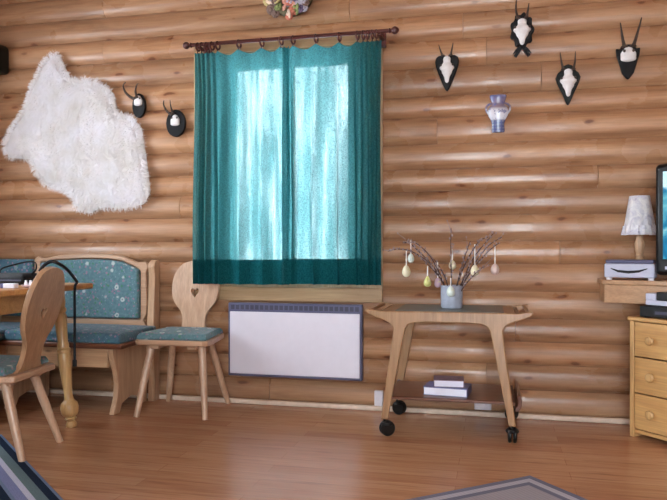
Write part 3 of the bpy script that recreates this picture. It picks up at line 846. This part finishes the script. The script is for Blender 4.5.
# ------------------------------------------------------------------ chairs
def smooth_loop(p, n=4):
    out = []
    L = len(p)
    for i in range(L):
        p0, p1, p2, p3 = (Vector((*p[(i+k-1) % L], 0)) for k in range(4))
        for j in range(n):
            t = j/n
            v = .5*((2*p1)+(p2-p0)*t+(2*p0-5*p1+4*p2-p3)*t*t+(3*p1-p0-3*p2+p3)*t**3)
            out.append((v.x, v.y))
    return out
def chair(label, loc, rz, seat_z, spread, lean, top_z, bm='chair'):
    t = thing('dining_chair', label, 'chair', loc, rz, 'pine chairs with carved backs')
    hw = [(.105,0),(.088,.018),(.076,.04),(.072,.085),(.086,.125),(.118,.162),(.140,.20),(.150,.25),(.147,.30),(.134,.342),(.112,.375),(.085,.40),(.05,.413),(.02,.418)]
    k = (top_z-seat_z)/.418
    half = [(x, z*k) for x, z in hw]
    loop = smooth_loop(half+[(-x, z) for x, z in reversed(half)], 3)
    hz = .235*k; s = .026
    heart = [(0, hz-s*1.2), (s*.55, hz-s*.5), (s, hz+s*.2), (s*.95, hz+s*.75), (s*.5, hz+s), (0, hz+s*.55), (-s*.5, hz+s), (-s*.95, hz+s*.75), (-s, hz+s*.2), (-s*.55, hz-s*.5)]
    ang = math.atan2(lean, top_z-seat_z)
    mt = Matrix.Translation((0, -.045, seat_z-.004)) @ Matrix.Rotation(-ang, 4, 'X')
    m = MB(); m.prism(loop, -.013, .013, 'XZ', [heart], mt); m.build('backrest', M[bm], t, bevel=.005)
    # seat board: wide front, narrow rear
    out = [(-.175, 0), (.175, 0), (.19, -.03), (.222, -.33), (.215, -.38), (.19, -.40), (-.19, -.40), (-.215, -.38), (-.222, -.33), (-.19, -.03)]
    m = MB(); m.prism(out, seat_z-.03, seat_z, 'XY'); m.build('seat', M['chairx'], t, bevel=.006)
    for sx in (-1, 1):
        m = MB(); m.box(sx*.11-.025, sx*.11+.025, -.36, -.05, seat_z-.055, seat_z-.03); m.build('seat_batten', M['chairx'], t, bevel=.004)
    # loose floral pad, fitted on the seat
    pad = [(x*.93, -.205+(y+.205)*.86-.015) for x, y in out]
    b = MB(); n = 5
    rows = []
    cx, cy = 0, -.22
    for kx in range(n+1):
        a = kx/n; sc_ = 1-.07*(a**2); z = seat_z+.001+.034*a
        rows.append([b.b.verts.new((cx+(x-cx)*sc_*(1.0 if a else .97), cy+(y-cy)*sc_*(1.0 if a else .97), z)) for x, y in smooth_loop(pad, 2)])
    mid = [b.b.verts.new((cx+(v.co.x-cx)*.6, cy+(v.co.y-cy)*.6, seat_z+.046)) for v in rows[-1]]
    rows.append(mid); ctr = b.b.verts.new((cx, cy, seat_z+.049))
    for A, B in zip(rows, rows[1:]):
        for i in range(len(A)): b.b.faces.new((A[i], A[(i+1) % len(A)], B[(i+1) % len(A)], B[i]))
    for i in range(len(mid)): b.b.faces.new((mid[i], mid[(i+1) % len(mid)], ctr))
    b.b.faces.new(rows[0][::-1])
    b.build('seat_pad', M['floral'], t, label='blue flowered seat pad')
    for sx in (-1, 1):
        for top, foot, r0, r1 in (((sx*.15, -.30), (sx*(spread+.01), -.39), .022, .016), ((sx*.115, -.085), (sx*spread, .03), .021, .016)):
            m = MB(); a = Vector((top[0], top[1], seat_z-.03)); f = Vector((foot[0], foot[1], 0.0))
            m.tube([f, f+(a-f)*.1, f+(a-f)*.6, a], [r1, r1*1.05, r0*1.06, r0], 10); m.build('leg', M['chair'], t)
    return t
chair('pine chair with heart-pierced back standing against the wall under the curtain', (-.845, -.100, 0), R(3), .438, .195, .058, .885)
c2 = chair('pine chair seen from behind, drawn up to the table at left', (-1.15, -1.205, 0), R(-83), .385, .165, .13, .885, 'chairdark')

# ------------------------------------------------------------------ corner bench
t = thing('corner_bench', 'pine corner bench with blue flowered cushions behind the table', 'bench', (-2.36, -.03, 0))
ox, oy = -2.36, -.03
def bx(m, x0, x1, y0, y1, z0, z1): return m.box(x0-ox, x1-ox, y0-oy, y1-oy, z0, z1)
m = MB(); bx(m, -2.36, -1.095, -.55, -.06, .385, .415); m.build('seat_board', M['darkwood'], t, bevel=.008)
m = MB(); bx(m, -2.36, -1.88, -2.0, -.5505, .385, .415); m.build('seat_board', M['darkwood'], t, bevel=.008)
cushion(-1.86-ox, -1.105-ox, -.545-oy, -.115-oy, .415, .485, M['bluecloth'], 'seat_cushion', t)
cushion(-2.32-ox, -1.865-ox, -1.98-oy, -.115-oy, .415, .485, M['bluecloth'], 'seat_cushion', t)
m = MB(); bx(m, -1.88, -1.21, -.50, -.478, .27, .385); m.build('apron', M['pinex'], t, bevel=.003)
m = MB(); bx(m, -1.90, -1.881, -1.95, -.50, .27, .385); m.build('apron', M['pinex'], t, bevel=.003)
pan = [(-.515,.385),(-.50,.33),(-.465,.25),(-.445,.17),(-.455,.09),(-.485,.03),(-.495,0),(-.43,0),(-.40,.05),(-.30,.075),(-.20,.05),(-.17,0),(-.11,0),(-.10,.385)]
for x in (-1.205, -1.9):
    m = MB(); m.prism([(y-oy, z) for y, z in pan], x-ox, x+.032-ox, 'YZ'); m.build('side_panel', M['pine'], t, bevel=.005)
m = MB(); bx(m, -2.33, -2.29, -1.96, -1.90, 0, .385); bx(m, -1.95, -1.91, -1.96, -1.90, 0, .385); m.build('leg', M['pine'], t, bevel=.004)
# back frame with eared top
fr = [(-1.985,.42),(-1.985,.885),(-1.96,.905),(-1.93,.892),(-1.87,.898),(-1.8,.912),(-1.6,.922),(-1.45,.918),(-1.36,.908),(-1.29,.885),(-1.25,.868),(-1.20,.872),(-1.172,.86),(-1.168,.835),(-1.185,.80),(-1.18,.65),(-1.18,.55),(-1.205,.50),(-1.175,.46),(-1.175,.42)]
inn = [(-1.94,.505),(-1.94,.868),(-1.8,.885),(-1.6,.893),(-1.45,.89),(-1.35,.878),(-1.26,.842),(-1.222,.82),(-1.222,.505)]
m = MB(); m.prism([(x-ox, z) for x, z in fr], -.105-oy, -.07-oy, 'XZ', [[(x-ox, z) for x, z in inn]]); m.build('back_frame', M['chairx'], t, bevel=.006)
m = MB(); bx(m, -2.34, -1.2, -.075, -.06, .45, .85); m.build('back_board', M['pinex'], t)
m = MB()
ci = [(-1.935,.512),(-1.935,.862),(-1.8,.879),(-1.6,.887),(-1.45,.884),(-1.35,.872),(-1.265,.838),(-1.228,.815),(-1.228,.512)]
m.prism([(x-ox, z) for x, z in ci], -.125-oy, -.076-oy, 'XZ'); m.build('back_cushion', M['floral'], t, bevel=.016, seg=4)
cushion(-2.30-ox, -1.995-ox, -.125-oy, -.076-oy, .51, .885, M['bluecloth'], 'back_cushion', t, 'Y')
m = MB(); bx(m, -2.36, -2.33, -1.98, -.07, .0, .89); m.build('back_board', M['pinex'], t, bevel=.005)
cushion(-2.329-ox, -2.28-ox, -1.95-oy, -.14-oy, .51, .87, M['bluecloth'], 'back_cushion', t, 'X')
post = [(-.115,0),(-.04,0),(-.04,.87),(-.06,.885),(-.10,.87),(-.115,.84),(-.10,.78),(-.115,.6),(-.125,.45),(-.15,.36),(-.12,.25),(-.105,.12)]
m = MB(); m.prism([(y-oy, z) for y, z in post], -1.167-ox, -1.122-ox, 'YZ'); m.build('rear_post', M['pine'], t, bevel=.005)

# ------------------------------------------------------------------ table
t = thing('dining_table', 'honey pine table with turned legs at the left edge', 'table', (-1.52, -1.36, 0))
m = MB(); m.box(-.31, .31, -.72, .72, .732, .763); m.build('tabletop', M['honey'], t, bevel=.008)
m = MB()
for x0, x1, y0, y1 in ((-.22, .22, .55, .575), (-.22, .22, -.575, -.55), (.195, .22, -.55, .55), (-.22, -.195, -.55, .55)): m.box(x0, x1, y0, y1, .64, .732)
m.build('apron', M['honey'], t, bevel=.003)
prof = [(0,0),(.027,0),(.029,.012),(.026,.022),(.021,.03),(.024,.036),(.031,.045),(.024,.052),(.036,.06),(.045,.075),(.047,.10),(.042,.125),(.031,.135),(.025,.142),(.022,.16),(.023,.20),(.029,.27),(.034,.335),(.0345,.37),(.031,.385),(.037,.395),(.037,.402),(.029,.41),(.031,.425),(.026,.44),(.029,.5),(.033,.56),(.033,.575),(.028,.59),(.034,.60),(.034,.61),(.028,.62),(.033,.64),(.034,.71),(0,.71)]
for sx in (-1, 1):
    for sy in (-1, 1):
        top = Vector((sx*.19, sy*.57, .735)); foot = Vector((sx*.262, sy*.59, 0.0))
        d = (top-foot).normalized(); q = Vector((0, 0, 1)).rotation_difference(d).to_matrix().to_4x4()
        m = MB(); m.lathe([(r, z*1.035) for r, z in prof], 18, Matrix.Translation(foot) @ q, cap=False); m.build('leg', M['honeyz'], t)

TZ = .763
# things on the table
t = thing('bag', 'black soft bag lying on the pine table', 'bag', (-1.50, -.90, TZ))
m = MB(); m.box(-.10, .10, -.07, .07, .001, .062); m.build('bag_body', M['cloth_black'], t, bevel=.022, seg=3)
m = MB(); m.tube([(-.07,-.03,.06),(-.075,-.01,.085),(-.03,.03,.105),(.03,.06,.12),(.08,.05,.115),(.098,.03,.08),(.095,.0,.055)], .006, 8, 5, .5); m.build('strap', M['cloth_black'], t)
m = MB(); m.box(-.085, .085, -.072, -.068, .022, .03); m.build('zip', M['slot'], t)
t = thing('box', 'small white and blue box on the pine table', 'box', (-1.30, -1.20, TZ), R(10))
m = MB(); m.box(-.02, .035, -.02, .02, .001, .023); m.build('box_body', M['paper'], t, bevel=.002)
m = MB(); m.box(-.035, -.0201, -.02, .02, .001, .023); m.build('end_flap', M['bookblue'], t, bevel=.002, label='blue end')
M['pinkdish'] = plain('pinkish_ceramic', srgb(206, 178, 182), .3)
t = thing('dish', 'small pinkish dish holding two tiny white pots on the table', 'dish', (-1.25, -1.13, TZ))
m = MB(); m.lathe([(0,.001),(.018,.001),(.03,.008),(.032,.014),(.029,.013),(.017,.006),(0,.006)], 20, cap=False); m.build('dish_body', M['pinkdish'], t)
for dx, lb in ((-.012, 'tiny white pot standing left in the pinkish dish'), (.013, 'tiny white pot standing right in the pinkish dish')):
    q = thing('pot', lb, 'pot', (-1.25+dx, -1.13, TZ+.0065), 0, 'tiny white pots on the table')
    m = MB(); m.lathe([(0,0),(.007,0),(.009,.006),(.008,.016),(.005,.022),(.006,.028),(0,.03)], 12, cap=False); m.build('pot_body', M['socket'], q)

# strap looped over the chair back, tail hanging off the table edge
m = MB()
m.tube([(-1.11,-1.235,.845),(-1.095,-1.225,.872),(-1.068,-1.205,.892),(-1.042,-1.175,.876),(-1.055,-1.10,.848),(-1.095,-1.0,.815),(-1.145,-.90,.789),(-1.175,-.845,.775),(-1.194,-.832,.762),(-1.198,-.832,.72),(-1.198,-.832,.6),(-1.198,-.832,.45),(-1.198,-.832,.345)], .008, 8, 6, .85)
m.tube([(-1.198,-.832,.37),(-1.198,-.832,.335)], .013, 8, 0, .5)
tag(m.build('strap', M['cloth_black']), 'black strap over the chair back, hanging past the table edge', 'strap')

# ------------------------------------------------------------------ trolley
TC = (.7125, -.325, 0)
t = thing('serving_trolley', 'beech serving trolley on black castors in front of the wall', 'trolley', TC)
half = [(0,.636),(.34,.636),(.385,.643),(.412,.645),(.415,.635),(.40,.620),(.36,.604),(.32,.592),(.288,.576),(.270,.55),(.275,.49),(.333,.085),(.298,.085),(.222,.48),(.208,.545),(.194,.568),(.165,.580),(.10,.583),(0,.583)]
loop = half+[(-x, z) for x, z in reversed(half[1:-1])]
for y0, y1 in ((-.25, -.222), (.222, .25)):
    m = MB(); m.prism(loop, y0, y1, 'XZ'); m.build('side_frame', M['beech'], t, bevel=.008, seg=3)
m = MB(); m.box(-.33, .33, -.222, .222, .616, .632); m.build('tray', M['beechx'], t, bevel=.002)
m = MB(); m.box(-.265, .275, -.205, .205, .632, .637); m.build('tray_inlay', M['slate'], t, bevel=.002, label='grey-green tray inlay')
for s in (-1, 1):
    m = MB(); m.tube([(s*.392, -.222, .633), (s*.392, .222, .633)], .009, 10); m.build('handle_bar', M['beechx'], t)
    m = MB(); m.tube([(s*.345, -.222, .622), (s*.345, .222, .622)], .008, 10); m.build('handle_bar', M['beechx'], t)
m = MB(); m.box(-.31, .33, -.215, .215, .182, .198); m.build('lower_shelf', M['darkwood'], t, bevel=.004)
m = MB(); m.prism([(.33,.150),(.345,.15),(.358,.17),(.362,.20),(.355,.225),(.345,.232),(.338,.225),(.344,.20),(.34,.18),(.33,.17)], -.215, .215, 'XZ'); m.build('shelf_lip', M['darkwood'], t, bevel=.003)
for y in (-.236, .236):
    for sx in (-1, 1):
        m = MB(); m.tube([(sx*.302, y, .19), (sx*.302, y*.9, .19)], .012, 10); m.build('shelf_bolt', M['grey'], t)
for sx in (-1, 1):
    for y, a in ((-.236, .5), (.236, -.3)):
        x = sx*.315; ang = a if sx < 0 else a+1.1
        c = MB(); c.tube([(x, y, .1), (x, y, .062)], .007, 8)
        mt = Matrix.Translation((x, y, 0)) @ Matrix.Rotation(ang, 4, 'Z')
        c.lathe([(0, 0), (.03, 0), (.033, .006), (.028, .016), (0, .02)], 14, mt @ Matrix.Translation((.012, 0, .052)))
        co_ = c.build('castor', M['rubber'], t)
        for s2 in (-1, 1):
            w_ = MB(); w_.lathe([(0, -.009), (.02, -.0095), (.034, -.008), (.0385, -.003), (.0385, .003), (.034, .008), (.02, .0095), (0, .009)], 22, mt @ Matrix.Translation((.014, s2*.0125, .0385)) @ Matrix.Rotation(PI/2, 4, 'X'), cap=False)
            w_.build('wheel', M['rubber'], co_)

# pot with twigs and eggs
PX, PY, PZ = .722, -.335, .6375
t = thing('flower_pot', 'grey-blue glazed cylinder pot holding twigs on the trolley', 'pot', (PX, PY, PZ))
m = MB(); m.lathe([(0,.001),(.052,.001),(.056,.008),(.0575,.06),(.0575,.105),(.06,.115),(.0575,.12),(.053,.117),(.052,.03),(0,.02)], 28, cap=False); m.build('pot_body', M['zinc'], t)
def twig(label, pts, seed):
    rr = random.Random(seed)
    pts = [Vector(p) for p in pts]
    o = MB(); o.tube(pts, [.0042-.0026*i/(len(pts)-1) for i in range(len(pts))], 6, 5)
    ob = o.build('twig', M['twig'])
    ob.location = (PX, PY, PZ); tag(ob, label, 'twig', 'budding twigs in the pot on the trolley')
    b = MB()
    for i in range(len(pts)-1):
        if i < 1: continue
        for k in range(5):
            f = (k+rr.random()*.8)/5; p = pts[i].lerp(pts[i+1], f); a = rr.uniform(0, 6.28)
            b.ball(p+Vector((.007*math.cos(a), .007*math.sin(a), .004)), .0048, (1, 1, 1.5), 7)
        for k in range(1):
            f = rr.random(); p = pts[i].lerp(pts[i+1], f); d = (pts[i+1]-pts[i]).normalized()
            e = p+d*.05+Vector((rr.uniform(-.03, .03), rr.uniform(-.03, .03), rr.uniform(0, .03)))
            b.tube([p, e], [.002, .001], 5); b.ball(e, .004, (1, 1, 1.5), 7)
    bo = b.build('buds', M['bud'], ob); bo['kind'] = 'stuff'
    return ob
TW = [('twig arching lowest and farthest to the left', [(-.02,0,.025),(-.045,-.0,.13),(-.12,-.02,.24),(-.21,-.03,.30),(-.28,-.035,.312),(-.335,-.04,.30)]),
      ('twig rising left, under the paler hanging egg', [(-.015,.02,.025),(-.05,.03,.14),(-.12,.04,.24),(-.20,.05,.32),(-.25,.05,.365)]),
      ('short twig leaning left inside the leftmost arc', [(-.02,-.02,.025),(-.04,-.035,.13),(-.09,-.06,.20),(-.15,-.07,.26)]),
      ('twig leaning slightly left of the tall middle twig', [(-.008,.028,.025),(-.03,.04,.14),(-.07,.05,.22),(-.11,.06,.27)]),
      ('tallest twig standing upright in the middle', [(0,0,.025),(-.002,.01,.16),(-.006,.02,.30),(-.004,.02,.425)]),
      ('twig just right of the tall middle twig', [(.01,.02,.025),(.03,.035,.14),(.06,.05,.25),(.095,.06,.355)]),
      ('steep twig with the cream egg, right of middle', [(.012,-.02,.025),(.035,-.03,.14),(.08,-.04,.25),(.14,-.03,.35),(.19,-.02,.375)]),
      ('long twig reaching up to the far right', [(.02,.015,.025),(.05,.03,.13),(.12,.05,.24),(.19,.06,.33),(.26,.06,.375)]),
      ('lower right twig holding the pinkish egg', [(.02,-.01,.025),(.055,-.02,.12),(.12,-.02,.22),(.19,-.01,.30),(.245,0,.345)]),
      ('fine twig curving out above the arc at left', [(-.012,.01,.025),(-.05,.0,.15),(-.11,-.01,.27),(-.19,-.02,.345),(-.26,-.02,.345)]),
      ('lowest twig drooping to the right of the rim', [(.02,.0,.025),(.065,-.03,.115),(.13,-.05,.19),(.17,-.06,.225)]),
      ('thin twig between the two right-hand eggs', [(.02,.0,.025),(.06,.01,.15),(.11,.01,.26),(.17,.02,.34),(.22,.03,.40)])]
for i, (lb, p) in enumerate(TW): twig('budding '+lb+' of the pot', p, 20+i)
def egg(label, x, z, top, rgb, rgb2, w=.021, h=.03, y=-.33, pear=False):
    t = thing('easter_egg', label, 'egg', (x, y, z), group='painted eggs hanging from the twigs')
    mt = NT('egg_paint'); f = mt.noise(mt.coords(), 55, 3, .6)
    mt.link(mt.ramp(f, [(.42, rgb), (.55, rgb), (.66, rgb2)]), mt.b.inputs['Base Color']); mt.setb(Roughness=.35)
    pr = []
    for k in range(13):
        a = -PI/2+PI*k/12; zz = math.sin(a)*h; rr = math.cos(a)*w*(1-.18*math.sin(a))
        if pear and zz > 0: rr *= (1-.35*math.sin(a)); zz *= 1.25
        pr.append((max(rr, 0.0002), zz))
    m = MB(); m.lathe(pr, 18, cap=True); m.build('shell', mt.m, t)
    m = MB(); m.tube([(0, 0, h*(1.2 if pear else .97)), (0, 0, top-z)], .0028, 6, 0, .4)
    m.build('ribbon', M['ribbon'], t)
    for s in (-1, 1):
        pass
    return t
cream, yg, pk, lil, grn = srgb(222,214,186), srgb(206,206,130), srgb(214,190,184), srgb(188,160,176), srgb(204,214,206)
egg('pale egg hanging highest on the left behind another', .50, .90, 1.0, grn, cream, .018, .026, -.29)
egg('cream egg with green top hanging farthest left', .484, .832, .945, cream, yg, .022, .032, -.36)
egg('pear-shaped yellow-green egg hanging left of the pot', .597, .775, .86, yg, cream, .02, .026, -.36, True)
egg('lilac and yellow egg hanging close beside the pot', .648, .77, .88, lil, yg, .018, .026, -.33)
egg('small pale egg hanging at the middle twig behind the pot', .724, .865, .95, cream, lil, .019, .025, -.30)
egg('pale green egg hanging in front of the grey pot', .722, .730, .80, grn, cream, .021, .029, -.42)
egg('cream egg hanging right of the middle', .843, .838, .975, cream, yg, .022, .03, -.36)
egg('pinkish speckled egg hanging farthest right', .946, .845, .965, pk, cream, .022, .029, -.33)

def book(name, label, cx, cy, z, w, d, h, cover, rz):
    t = thing(name, label, 'book', (cx, cy, z), rz, 'books on the trolley shelf')
    m = MB(); m.box(-w/2+.004, w/2-.004, -d/2, d/2-.004, .003, h-.003); m.build('pages', M['paper'], t, smooth=False)
    m = MB(); m.box(-w/2, w/2, -d/2-.001, d/2, .0005, .003); m.box(-w/2, w/2, -d/2-.001, d/2, h-.003, h); m.box(w/2-.0035, w/2, -d/2, d/2, .003, h-.003)
    m.build('cover', M[cover], t, smooth=False)
book('book', 'thick white-paged book with blue cover, lower of the two', .705, -.40, .198, .225, .16, .042, 'bookblue', R(-6))
book('book', 'smaller plum-covered book lying on top of the blue one', .71, -.395, .24, .155, .13, .036, 'bookdark', R(4))

# ------------------------------------------------------------------ dresser corner
ang = R(-48)
t = thing('dresser', 'honey pine chest of drawers with round knobs at the right edge', 'dresser', (1.612, -.285, 0), ang)
W, D, Hh = .80, .33, .608
m = MB(); m.box(-.006, W+.006, -.012, D, Hh-.02, Hh); m.build('top_board', M['dresser'], t, bevel=.005)
for x0 in (0, W-.024):
    m = MB(); m.box(x0, x0+.024, 0, D, 0, Hh-.02); m.build('side_board', M['dresserz'], t, bevel=.003)
m = MB(); m.box(.024, W-.024, D-.012, D, .03, Hh-.02); m.build('back_board', M['dresser'], t)
m = MB(); m.box(.024, W-.024, .01, D-.012, .02, .04); m.build('plinth', M['dresser'], t, bevel=.003)
for z0, z1 in ((.045, .222), (.228, .405), (.411, .583)):
    m = MB(); m.box(.027, W-.027, .002, .022, z0, z1); m.box(.04, W-.04, .022, D-.03, z0+.01, z0+.03)
    dr = m.build('drawer', M['dresser'], t, bevel=.003)
    for x in (.125, W-.125):
        m = MB(); m.lathe([(0, 0), (.011, 0), (.011, .008), (.02, .014), (.023, .021), (.017, .027), (0, .029)], 16, Matrix.Translation((x, .002, (z0+z1)/2)) @ Matrix.Rotation(PI/2, 4, 'X'), cap=False); m.build('knob', M['dresserz'], dr)
def onDresser(u, v): 
    return (1.612+u*math.cos(ang)-v*math.sin(ang), -.285+u*math.sin(ang)+v*math.cos(ang))
x, y = onDresser(.255, .07)
t = thing('video_recorder', 'black electronic box on the pine dresser top', 'player', (x, y, Hh), R(-42))
m = MB(); m.box(-.2, .2, -.055, .065, .004, .06); m.build('case', M['black'], t, bevel=.004)
m = MB(); m.box(-.12, .0, -.0565, -.054, .02, .036); m.build('tape_slot', M['slot'], t)
m = MB(); m.box(.04, .12, -.0565, -.054, .012, .018); m.build('button_strip', M['silver'], t)
for sx in (-.17, .17):
    m = MB(); m.box(sx-.012, sx+.012, -.045, .07, 0, .004); m.build('foot', M['rubber'], t)
t = thing('receiver', 'silver and black box stacked on the black player', 'receiver', (x+.012, y+.004, Hh+.06), R(-42))
m = MB(); m.box(-.185, .19, -.05, .06, .003, .028); m.build('silver_case', M['silver'], t, bevel=.004, label='silver lower half')
m = MB(); m.box(-.13, .19, -.048, .06, .028, .07); m.build('black_top', M['black'], t, bevel=.004, label='black upper half')
m = MB(); m.box(-.185, -.131, -.05, .06, .028, .062); m.build('side_block', M['silver'], t, bevel=.004)
m = MB(); m.box(-.17, .17, -.04, .055, 0, .003); m.build('foot', M['rubber'], t)

# wall shelf
t = thing('wall_shelf', 'pale pine corner shelf on the log wall above the dresser', 'shelf', (1.52, -.02, 0))
sh = [(-.025, -.004), (-.03, -.19), (.235, -.29), (.33, -.312), (1.09, -.312), (1.09, -.004)]
m = MB(); m.prism(sh, .765, .79, 'XY'); m.build('shelf_board', M['shelfwood'], t, bevel=.004)
fr = [(-.012, -.004), (-.017, -.18), (.238, -.277), (.332, -.30), (1.08, -.30), (1.08, -.28), (.334, -.28), (.242, -.257), (.003, -.165), (.008, -.004)]
m = MB(); m.prism(fr, .67, .765, 'XY'); m.build('shelf_apron', M['shelfwood'], t, bevel=.004)

# printer-like box
t = thing('printer', 'small silver printer with dark top on the wall shelf', 'printer', (1.622, -.222, .79), R(-19))
m = MB(); m.box(-.118, .125, -.03, .07, .012, .085); m.build('body', M['silver'], t, bevel=.008, seg=3)
m = MB(); m.box(-.112, .119, -.024, .066, .085, .105); m.build('lid', M['grey'], t, bevel=.007, seg=3, label='dark grey lid')
arc = [(-.085,.062),(-.05,.052),(0,.048),(.05,.052),(.09,.062),(.09,.058),(.05,.04),(0,.034),(-.05,.04),(-.085,.058)]
m = MB(); m.prism(arc, -.033, -.028, 'XZ'); m.build('paper_slot', M['black'], t, label='dark curved slot')
for sx in (-.095, .105):
    m = MB(); m.box(sx-.012, sx+.012, -.025, .01, 0, .012); m.build('foot', M['socket'], t)

# lamp
LXp, LYp = 1.668, -.042
t = thing('table_lamp', 'table lamp with frilled white floral cloth shade on wall shelf', 'lamp', (1.69, -.115, .79))
t.location = (1.70, -.076, .79)
m = MB(); m.lathe([(0,0),(.045,0),(.047,.008),(.035,.018),(.018,.026),(.014,.04),(.02,.06),(.022,.09),(.018,.115),(.022,.125),(.017,.135),(.024,.16),(.026,.19),(.018,.215),(.02,.225),(.011,.235),(.011,.28),(0,.28)], 20, cap=False); m.build('stem', M['pine'], t)
b = MB(); n = 72; rows = []
for k in range(9):
    f = k/8; z = .252+.192*f; r = .080-.029*f
    rows.append([b.b.verts.new(((r*(1+.045*(1-f)*math.sin(14*2*PI*i/n)))*math.cos(2*PI*i/n), (r*(1+.045*(1-f)*math.sin(14*2*PI*i/n)))*math.sin(2*PI*i/n), z+.004*math.sin(7*2*PI*i/n)*(1-f))) for i in range(n)])
for A, B in zip(rows, rows[1:]):
    for i in range(n): b.b.faces.new((A[i], A[(i+1) % n], B[(i+1) % n], B[i]))
b.build('lamp_shade', M['shade'], t)
b = MB(); rows = []
for k in range(4):
    f = k/3; z = .235+.05*f; r = .089-.01*f
    rows.append([b.b.verts.new((r*(1+.05*math.sin(16*2*PI*i/n))*math.cos(2*PI*i/n), r*(1+.05*math.sin(16*2*PI*i/n))*math.sin(2*PI*i/n), z)) for i in range(n)])
for A, B in zip(rows, rows[1:]):
    for i in range(n): b.b.faces.new((A[i], A[(i+1) % n], B[(i+1) % n], B[i]))
b.build('shade_frill', M['shade'], t)

# television
t = thing('television', 'black television with a lit blue picture at the right edge', 'television', (1.715, -.352, .79), R(-32))
m = MB()
TW_, TH = .70, .58
outl = [(0, .04), (TW_, .04), (TW_, TH), (0, TH)]
m.box(0, TW_, 0, .06, .03, TH)
m.build('bezel', M['black'], t, bevel=.022, seg=4)
m = MB(); m.prism([(.03, .0601), (TW_-.03, .0601), (TW_-.12, .27), (.12, .27)], .06, TH-.04, 'XY'); m.build('rear_housing', M['black'], t, bevel=.02, seg=3)
b = MB(); g = []
for i in range(13):
    row = []
    for j in range(11):
        u, v = i/12, j/10
        row.append(b.b.verts.new((.04+(TW_-.08)*u, -.002-.012*(1-(2*u-1)**2)*(1-(2*v-1)**2), .11+(TH-.15)*v)))
    g.append(row)
for i in range(12):
    for j in range(10): b.b.faces.new((g[i][j], g[i+1][j], g[i+1][j+1], g[i][j+1]))
b.build('screen', M['tv'], t)
m = MB(); m.box(.12, TW_-.12, .03, .25, 0, .035); m.build('base', M['black'], t, bevel=.008)
m = MB(); m.box(.05, .09, -.003, 0, .06, .075); m.build('power_button', M['silver'], t)

# ------------------------------------------------------------------ rugs
def rug(label, apex, d1, L1, d2, L2, mat, th=.008):
    a1 = math.atan2(d1[1], d1[0])
    o = MB(); o.box(-L1/2, L1/2, -L2/2, L2/2, 0.0005, th)
    ob = o.build('rug', mat, bevel=.003)
    n1 = Vector((d1[0], d1[1], 0)).normalized(); n2 = Vector((d2[0], d2[1], 0)).normalized()
    c = Vector((apex[0], apex[1], 0))+n1*L1/2+n2*L2/2
    ob.location = c; ob.rotation_euler = (0, 0, a1); tag(ob, label, 'rug'); return ob
bl, lb, ig = srgb(112, 112, 130), srgb(176, 172, 182), srgb(158, 152, 158)
L1, L2 = 1.1, 1.7
M['rugborder'] = border_mat('bordered_weave', L1/2, L2/2, [(0, bl), (.03, lb), (.062, bl)], (.088, ig))
# d1 along +x local, d2 must be local -y => box symmetric so either way is fine
rug('grey rug with light and dark border bands at bottom right', (1.084, -1.051), (-.768, -.64), L1, (.64, -.768), L2, M['rugborder'])
ux, uy = .7638, -.6455
rs = rug('blue, white and navy striped rug at the bottom left corner', (-1.50, -1.005), (ux, uy), 1.9, (uy, -ux), .55, M['rugstripe'])

# ------------------------------------------------------------------ camera and view
cam = bpy.data.cameras.new('camera'); co = bpy.data.objects.new('camera', cam); col.objects.link(co)
cam.sensor_width = 36; cam.lens = 36*680/667
co.location = (.9293, -3.9933, .945); co.rotation_euler = (R(90), 0, R(13.1))
scn.camera = co
vs = scn.view_settings; scn.display_settings.display_device = 'sRGB'
vs.view_transform = 'Standard'; vs.look = 'None'; vs.gamma = 1; vs.use_curve_mapping = False; vs.exposure = -.32
scn.cycles.use_denoising = True
scn.cycles.max_bounces = 8; scn.cycles.diffuse_bounces = 5; scn.cycles.transparent_max_bounces = 12
